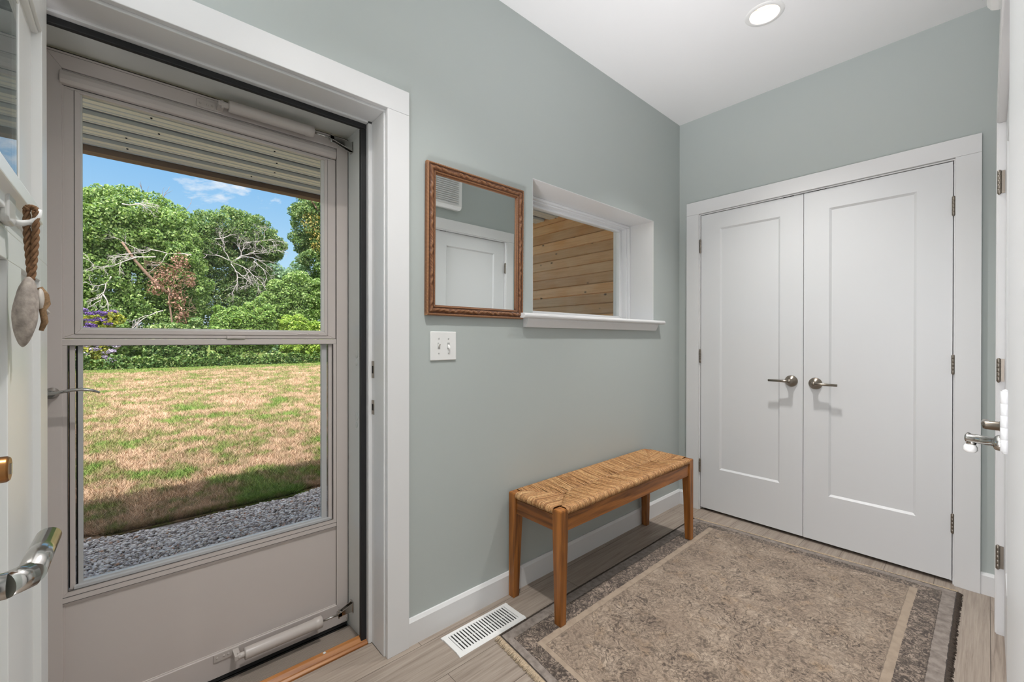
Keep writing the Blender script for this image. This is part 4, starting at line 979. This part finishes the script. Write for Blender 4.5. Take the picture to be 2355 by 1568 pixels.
def leaves(name, blobs, n, size, mat, parent, seed, fill=.25, droop=.0, zmin=None, sub=None, clip=None):
    """leaves on and inside the given ellipsoids (cx,cy,cz,rx,ry,rz); sub = (count, radius) smaller tufts on each"""
    R = np.random.default_rng(seed); B = np.array(blobs, dtype=float)
    if sub:
        cnt, rad = sub; o = []
        for b in B:
            dd = R.normal(size=(cnt, 3)); dd /= np.linalg.norm(dd, axis=1)[:, None]; dd[:, 0] = np.where(R.random(cnt) < .55, np.abs(dd[:, 0]), dd[:, 0])
            q = rad * (.6 + .8 * R.random((cnt, 1))); o.append(np.hstack([b[:3] + dd * b[3:] * (.82 + .26 * R.random((cnt, 1))), q, q, q * .8]))
        B = np.vstack([B * np.array([1, 1, 1, .86, .86, .86])] + o)
    area = (B[:, 3] * B[:, 4] + B[:, 4] * B[:, 5] + B[:, 3] * B[:, 5]); idx = R.choice(len(B), n, p=area / area.sum()); b = B[idx]
    dd = R.normal(size=(n, 3)); dd /= np.linalg.norm(dd, axis=1)[:, None]
    rad = np.where(R.random(n) < fill, R.random(n) ** .5, .80 + .30 * R.random(n) ** .8)[:, None]
    P = b[:, :3] + dd * b[:, 3:] * rad
    nor = dd * .8 + R.normal(size=(n, 3)) * .55 + np.array([.15, 0, .35]); nor /= np.linalg.norm(nor, axis=1)[:, None]
    ax = np.cross(nor, R.normal(size=(n, 3))); ax /= np.linalg.norm(ax, axis=1)[:, None]
    ax = ax + np.array([0, 0, -droop]); ax /= np.linalg.norm(ax, axis=1)[:, None]
    sd_ = np.cross(nor, ax); sd_ /= np.linalg.norm(sd_, axis=1)[:, None]
    s = size * (.55 + .9 * R.random(n))[:, None]
    V = np.empty((n, 6, 3)); V[:, 0] = P - ax * s * .5; V[:, 1] = P - ax * s * .05 + sd_ * s * .30 + nor * s * .08; V[:, 2] = P + ax * s * .25 + sd_ * s * .2 + nor * s * .06; V[:, 3] = P + ax * s * .55 - nor * s * .06; V[:, 4] = P + ax * s * .25 - sd_ * s * .2 + nor * s * .06; V[:, 5] = P - ax * s * .05 - sd_ * s * .30 + nor * s * .08
    keep = np.ones(n, dtype=bool)
    if zmin is not None: keep &= P[:, 2] > zmin + size * .6
    if clip:
        mg = size * .6; keep &= (P[:, 0] > clip[0] + mg) & (P[:, 0] < clip[1] - mg) & (P[:, 1] > clip[2] + mg) & (P[:, 1] < clip[3] - mg)
    V = V[keep]
    q = np.arange(len(V))[:, None] * 6
    F = np.vstack([q + np.array([0, 1, 2, 3]), q + np.array([0, 3, 4, 5])])
    return bulk(name, V.reshape(-1, 3), F, mat, parent)
CLIP = None
def limb_tubes(m, start, dirn, length, r, depth, rnd, spread=.6, grav=0.0, wig=.2, twig=.75):
    p = Vector(start); dv = Vector(dirn).normalized(); pts = [p.copy()]; n = 7
    for i in range(n):
        dv = (dv + Vector((rnd.uniform(-1, 1), rnd.uniform(-1, 1), rnd.uniform(-1, 1))) * wig + Vector((0, 0, -grav)))
        if CLIP and CLIP[1] - CLIP[0] < 1: dv.x *= .12
        dv.normalize(); p = p + dv * length / n
        if CLIP and not (CLIP[0] + .1 < p.x < CLIP[1] - .1 and CLIP[2] + .1 < p.y < CLIP[3] - .1): break
        pts.append(p.copy())
        if depth and i > 0 and rnd.random() < twig:
            side = (dv + Vector((rnd.uniform(-.3, 1), rnd.uniform(-1, 1), rnd.uniform(-1, 1))) * spread).normalized()
            limb_tubes(m, p, side, length * rnd.uniform(.3, .6), r * .55, depth - 1, rnd, spread, grav, wig, twig)
    if len(pts) > 1: m.tube(pts, [r * (1 - .75 * i / n) for i in range(len(pts))], 6 if r > .02 else 4)
def trunk(parent, base, top, r, mat, seed, limbs=4):
    rnd = random.Random(seed); m = MB(); b, t_ = Vector(base), Vector(top); pts = []
    for i in range(9):
        k = i / 8; p = b.lerp(t_, k) + Vector((rnd.uniform(-.12, .12), rnd.uniform(-.12, .12), 0)) * (1 if i else 0); pts.append(p)
    m.tube(pts, [r * (1.25 - .85 * i / 8) for i in range(9)], 10)
    for _ in range(limbs):
        p = pts[rnd.randint(4, 7)]; limb_tubes(m, p, (rnd.uniform(-.6, .8), rnd.uniform(-1, 1), rnd.uniform(.1, .5)), (t_ - b).length * .22, r * .4, 1, rnd)
    return build('trunk', m, mat, parent, fixn=False)
M_BARK = paint('brown_bark', (132, 108, 92), .9, var=.3, vscale=9)
M_BARE = paint('silvery_bare_wood', (184, 176, 173), .8, var=.15, vscale=7)
G_MID = leaf_mat('vine_leaf_green', [(66, 94, 48), (92, 124, 62), (118, 150, 78), (150, 178, 100), (184, 202, 138)])
G_BLUE = leaf_mat('dark_leaf_green', [(54, 82, 46), (76, 108, 56), (102, 134, 74), (136, 162, 98), (172, 184, 124)])
G_YEL = leaf_mat('lime_leaf_green', [(86, 116, 44), (116, 148, 58), (146, 176, 74), (172, 196, 92), (198, 208, 112)])
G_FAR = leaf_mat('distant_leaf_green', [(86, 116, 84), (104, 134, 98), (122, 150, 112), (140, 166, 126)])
G_RED = leaf_mat('withered_red_leaf', [(120, 84, 70), (150, 112, 96), (178, 142, 124), (130, 106, 76)], .2)
G_AUT = leaf_mat('yellowing_leaf', [(142, 146, 80), (176, 164, 92), (168, 140, 88)], .3)
G_PUR = leaf_mat('purple_floret', [(84, 62, 128), (112, 86, 158), (140, 112, 180)], .15)
G_LAV = leaf_mat('lavender_floret', [(170, 156, 190), (196, 184, 208), (150, 136, 172)], .15)

def tree(name, label, group, base, top, r, blobs, n, size, mat, seed, sub=None, limbs=4, cat='tree', droop=.0, fill=.25, clip=None):
    global CLIP
    root = thing(name, label, cat, base, group=group); CLIP = clip
    trunk(root, base, top, r, M_BARK, seed, limbs)
    leaves('crown', blobs, n, size, mat, root, seed, fill=fill, sub=sub, droop=droop, zmin=GZ, clip=clip); CLIP = None
    return root
TG = 'trees beyond the lawn'
C1, C2, C3 = (-31.05, -27.45, -7.3, .75), (-40, -31.15, -3, 5.45), (-40, -31.15, 5.5, 12)
def back(bl, k=1.06, x0=-33.0):
    return [(x0 + (x + 31.2) , -2.95 + (y + 2.95) * k, 1.18 + (z - 1.18) * k, rx, ry * k, rz * k) for x, y, z, rx, ry, rz in bl]
T1 = tree('vine_covered_tree', 'domed vine-covered tree left of the gap of sky, a withered creeper before it', TG, (-30.5, -3.4, GZ), (-30.3, -3.0, 7.8), .32,
          [(-29.9, -2.9, 7.3, 2.0, 2.1, 2.25), (-29.9, -3.9, 7.2, 2.0, 1.9, 2.0), (-29.8, -1.6, 6.6, 1.9, 1.5, 2.0), (-29.7, -.9, 5.6, 1.7, 1.3, 1.7), (-30, -4.3, 6.6, 2.2, 2.0, 2.1), (-29.7, -.9, 4.0, 1.8, 1.5, 2.1), (-29.8, -3.4, 4.6, 2.3, 1.9, 2.3), (-30, -5.4, 4.4, 2.2, 2.0, 2.6), (-29.6, -2.2, 2.2, 2.0, 2.2, 2.0), (-29.6, -5.0, 2.0, 2.0, 2.2, 2.0)],
          180000, .118, G_MID, 1, sub=(44, .36), limbs=5, droop=.5, fill=.22, clip=C1)
T2 = tree('spreading_tree', 'broad flat-topped tree in the middle with a tangle of bare silvery branches', TG, (-33, 2.2, GZ), (-33, 2.2, 7.6), .26,
          back([(-31, -.3, 6.6, 1.5, 1.2, 1.4), (-31, -.6, 4.0, 1.5, 1.4, 2.0), (-31, 1.3, 8.2, 1.8, 1.7, 1.2), (-31, 2.8, 8.0, 1.7, 1.5, 1.1), (-31, .6, 7.1, 1.6, 1.1, 1.2), (-31, 3.9, 7.3, 1.3, .9, .75), (-31.4, 1.6, 5.7, 1.5, 2.0, 1.6), (-31.2, 1.0, 3.5, 1.6, 1.8, 2.2), (-31.2, 3.0, 3.5, 1.5, 1.7, 2.0), (-31.6, 3.1, 5.2, 1.2, 1.2, 1.3)]),
          140000, .118, G_BLUE, 2, sub=(38, .32), limbs=4, droop=.4, fill=.22, clip=C2)
T3 = tree('tall_tree', 'tall dark tree at the right edge of the door glass, rising past the porch beam', TG, (-33, 8.6, GZ), (-33, 8.4, 11.6), .3,
          back([(-31.2, 7.7, 11.4, 1.9, 2.1, 2.4), (-31, 6.55, 9.4, 1.5, 1.3, 1.7), (-31.2, 8.2, 8.6, 1.9, 1.8, 2.3), (-31, 7.1, 7.2, 1.5, 1.2, 1.8), (-31, 8.2, 5.0, 1.9, 1.7, 2.5), (-30.8, 9.2, 3.0, 2.0, 1.7, 2.6)]),
          95000, .125, G_BLUE, 3, sub=(36, .34), droop=.7, fill=.2, clip=C3)
leaves('yellowed_leaves', back([(-29.7, 6.4, 9.2, .4, .7, .8), (-29.7, 6.8, 7.9, .35, .6, .9)]), 520, .13, G_AUT, T3, 31, fill=.6)
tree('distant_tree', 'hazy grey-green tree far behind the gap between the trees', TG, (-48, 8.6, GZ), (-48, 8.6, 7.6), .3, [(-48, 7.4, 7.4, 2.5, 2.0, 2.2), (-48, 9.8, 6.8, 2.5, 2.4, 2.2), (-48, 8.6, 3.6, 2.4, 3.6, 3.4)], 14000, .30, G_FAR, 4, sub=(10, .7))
tree('leafy_tree', 'small leafy tree below the tall dark one, behind the lime green bush', TG, (-28.2, 5.2, GZ), (-28.2, 5.3, 4.2), .12, [(-28.2, 5.3, 4.4, .95, .95, 1.1), (-28.2, 4.1, 3.9, .95, .95, 1.1), (-28, 6.6, 4.0, .95, 1.1, 1.3), (-28.2, 5.2, 2.6, 1.0, 1.9, 1.5), (-28.2, 3.4, 2.6, 1.0, 1.3, 1.4)], 52000, .112, G_MID, 5, sub=(30, .27), limbs=3, clip=(-29.25, -27.15, 1.5, 9))
tree('dense_tree', 'dense dark tree further left along the lawn edge', TG, (-31, -9.8, GZ), (-31, -9.7, 8), .3, [(-31, -9.5, 8.0, 2.4, 2.0, 2.6), (-31, -11.1, 6.2, 2.4, 2.3, 2.8), (-30.8, -9.0, 5.2, 2.4, 1.7, 2.8), (-30.8, -10.1, 2.6, 2.4, 2.8, 2.8)], 16000, .26, G_MID, 6, sub=(10, .6), clip=(-40, -27, -16, -7.35))
# bare branches belonging to the two near trees
def bare(parent, seeds, r, clip):
    global CLIP
    CLIP = clip
    for k, (p, dv, ln) in enumerate(seeds):
        m = MB(); limb_tubes(m, p, dv, ln, r, 3, random.Random(100 + k), .95, .06, .38, .74)
        if not m.v: continue
        o = build('bare_branch', m, M_BARE, parent, fixn=False)
        if k == 0: tag(o, 'bare silvery branch')
    CLIP = None
bare(T2, [((-31.3, 1.87, 6.18), (.02, -.45, .8), 1.8), ((-31.3, 1.87, 6.18), (.02, 1, .32), 2.6), ((-31.3, 1.87, 6.18), (.02, 1, .02), 2.5), ((-31.3, 1.98, 6.18), (.0, .8, .7), 2.2), ((-31.3, 1.87, 6.08), (.0, .3, -1), 1.6), ((-31.3, 1.77, 6.29), (.0, -1, .3), 1.7), ((-31.3, 3.15, 6.40), (.0, .8, -.4), 1.6), ((-31.3, 2.72, 7.56), (.0, 1, .15), 1.9), ((-31.3, 2.08, 5.65), (.0, .7, -.7), 1.6), ((-31.3, 1.02, 7.56), (.0, 1, .25), 2.0)], .034, (-31.7, -31.08, -.5, 5.4))
m = MB(); CLIP = None
for k, (p, dv, ln) in enumerate([((-29.9, -1.8, 8.6), (0, .2, 1), 1.5), ((-29.9, -1.3, 8.1), (0, .7, .8), 1.6), ((-29.9, -2.2, 8.8), (0, -.2, 1), 1.1)]):
    m = MB(); limb_tubes(m, p, dv, ln, .022, 1, random.Random(300 + k), .8, 0, .25, .4); build('twig', m, M_BARK, T1, fixn=False)
bare(T1, [((-27.6, -.5, 5.8), (.0, -1, -.1), 2.4), ((-27.6, -2.0, 5.5), (.0, -.9, -.5), 2.5), ((-27.6, -1.7, 2.7), (.0, -1, -.05), 2.1), ((-27.6, -3.7, 4.3), (.0, -.4, -1), 1.5), ((-27.6, -3.3, 8.0), (.0, .9, -.2), 1.0), ((-27.6, -4.0, 3.4), (.0, .5, -.9), 1.2)], .036, (-28.3, -27.45, -7.3, .7))
m = MB(); m.tube([(-27.75, -3.3, 6.1), (-27.65, -2.8, 5.2), (-27.6, -2.3, 4.5), (-27.6, -1.7, 3.8), (-27.6, -1.1, 3.3)], [.05, .065, .075, .08, .07], 8); build('leaning_limb', m, M_BARK, T1, fixn=False)
cr = thing('withered_creeper', 'withered reddish-brown creeper between the two large trees', 'creeper', (-27.1, -1.3, GZ))
m = MB(); rnd = random.Random(77); CLIP = (-27.42, -26.78, -2.6, -.2)
m.tube([(-27.1, -1.3, GZ), (-27.05, -1.3, 1.5), (-27.1, -1.5, 3.4), (-27.1, -1.0, 5.4)], [.05, .045, .035, .015], 6)
for z in (2.2, 2.8, 3.4, 4.0, 4.5, 5.0): limb_tubes(m, (-27.08, -1.4 + rnd.uniform(-.1, .2), z), (0, rnd.choice((-1, 1)), .5), 1.1, .018, 2, rnd, .8, .03, .3)
CLIP = None
build('stem', m, M_BARK, cr, fixn=False)
leaves('withered_leaves', [(-27.1, -1.0, 5.2, .25, .45, .6), (-27.1, -1.5, 4.5, .25, .7, .6), (-27.1, -1.2, 3.5, .25, .5, .8), (-27.1, -1.0, 2.5, .25, .35, .6), (-27.1, -2.0, 3.9, .25, .4, .5), (-27.1, -.6, 4.4, .25, .3, .5)], 1250, .12, G_RED, cr, 7, fill=.85, clip=(-27.42, -26.78, -2.9, -.1))
# hedge and shrubs at the lawn edge
SG = 'shrubs along the lawn edge'
def shrub(label, base, blobs, n, size, mat, seed, cat='shrub', name='shrub', sub=(24, .2), clip=None):
    global CLIP
    CLIP = clip
    root = thing(name, label, cat, base, group=SG)
    m = MB(); rnd = random.Random(seed)
    for k in range(5): limb_tubes(m, (base[0], base[1] + (k - 2) * .2, base[2]), (rnd.uniform(-.3, .3), (k - 2) * .25, 1), 1.6 * (blobs[0][2] + blobs[0][5] - GZ) / 2.4, .03, 1, rnd)
    build('stems', m, M_BARK, root, fixn=False)
    leaves('foliage', blobs, n, size, mat, root, seed, fill=.2, sub=sub, zmin=GZ, clip=clip); CLIP = None
    return root
shrub('bright lime green bush, nearest the right side of the door glass', (-26.0, 5.0, GZ), [(-26.0, 5.3, 1.2, .9, 1.2, 1.2), (-26.0, 4.2, 1.4, .9, .9, 1.25), (-26, 6.6, 1.1, .95, 1.1, 1.2)], 30000, .115, G_YEL, 11, clip=(-27.1, -25.1, 3.3, 9))
shrub('large green bush in front of the middle tree', (-26.2, 1.7, GZ), [(-26.2, 1.9, 1.8, 1.1, 1.4, 1.4), (-26.1, .9, 1.6, 1.0, .9, 1.4), (-26.2, 2.8, 1.8, 1, .8, 1.3)], 36000, .12, leaf_mat('fresh_leaf_green', [(74, 106, 48), (100, 134, 62), (130, 160, 80), (166, 190, 110)]), 12, clip=(-27.05, -25.1, .1, 3.25))
shrub('dark green bush under the withered creeper', (-25.95, -1.3, GZ), [(-25.95, -1.3, .9, .8, 1.1, 1.2), (-25.95, -.5, 1.0, .8, .7, 1.2), (-25.95, -2.1, .9, .8, .7, 1.1)], 26000, .125, G_BLUE, 13, clip=(-26.75, -25.1, -2.6, .05))
shrub('dark green bush under the domed tree', (-26.8, -4.2, GZ), [(-26.9, -3.6, 1.0, .9, 1.0, 1.1), (-27, -5.0, 1.3, .9, 1.1, 1.5), (-27, -6.4, 1.1, .9, 1.1, 1.4)], 26000, .125, G_MID, 14, clip=(-27.4, -26.0, -7.3, -2.65))
bb = shrub('purple flowering bush at the left edge of the door glass', (-25.55, -4.5, GZ), [(-25.55, -4.3, .8, .4, .6, .9), (-25.55, -5.2, 1.2, .42, .8, 1.2), (-25.55, -3.9, 1.9, .38, .45, .55)], 5200, .14, leaf_mat('butterfly_bush_leaf', [(96, 118, 60), (150, 160, 66), (186, 180, 74), (120, 134, 76)]), 15, name='flowering_bush', cat='bush', sub=(8, .22), clip=(-25.98, -25.1, -6.6, -2.8))
fl = []
rnd = random.Random(21)
for k in range(34): fl.append((-25.25 + rnd.uniform(-.1, .05), -4.6 + rnd.uniform(-.55, 1.05), rnd.uniform(1.45, 2.5) - .0, .07, rnd.uniform(.12, .24), .07))
tag(leaves('blossoms', fl, 3600, .06, G_PUR, bb, 41, fill=.6), 'purple flower spikes')
fl = [(-25.24 + rnd.uniform(-.06, .06), -4.5 + rnd.uniform(-.5, 1.1), rnd.uniform(.15, .95), .06, rnd.uniform(.12, .24), .06) for k in range(16)]
tag(leaves('pale_blossoms', fl, 1500, .06, G_LAV, bb, 42, fill=.6), 'pale lavender flower spikes')
uo = leaves('undergrowth', [(-24.78, yy, .05, .26, .32, .34 + .14 * math.sin(yy * 5)) for yy in np.arange(-7.5, 9, .36)], 18000, .12, G_BLUE, None, 16, fill=.3, sub=(4, .14), clip=(-25.12, -24.62, -9, 10))
tag(uo, 'low tangled undergrowth where the lawn meets the bushes', 'undergrowth', kind='stuff')
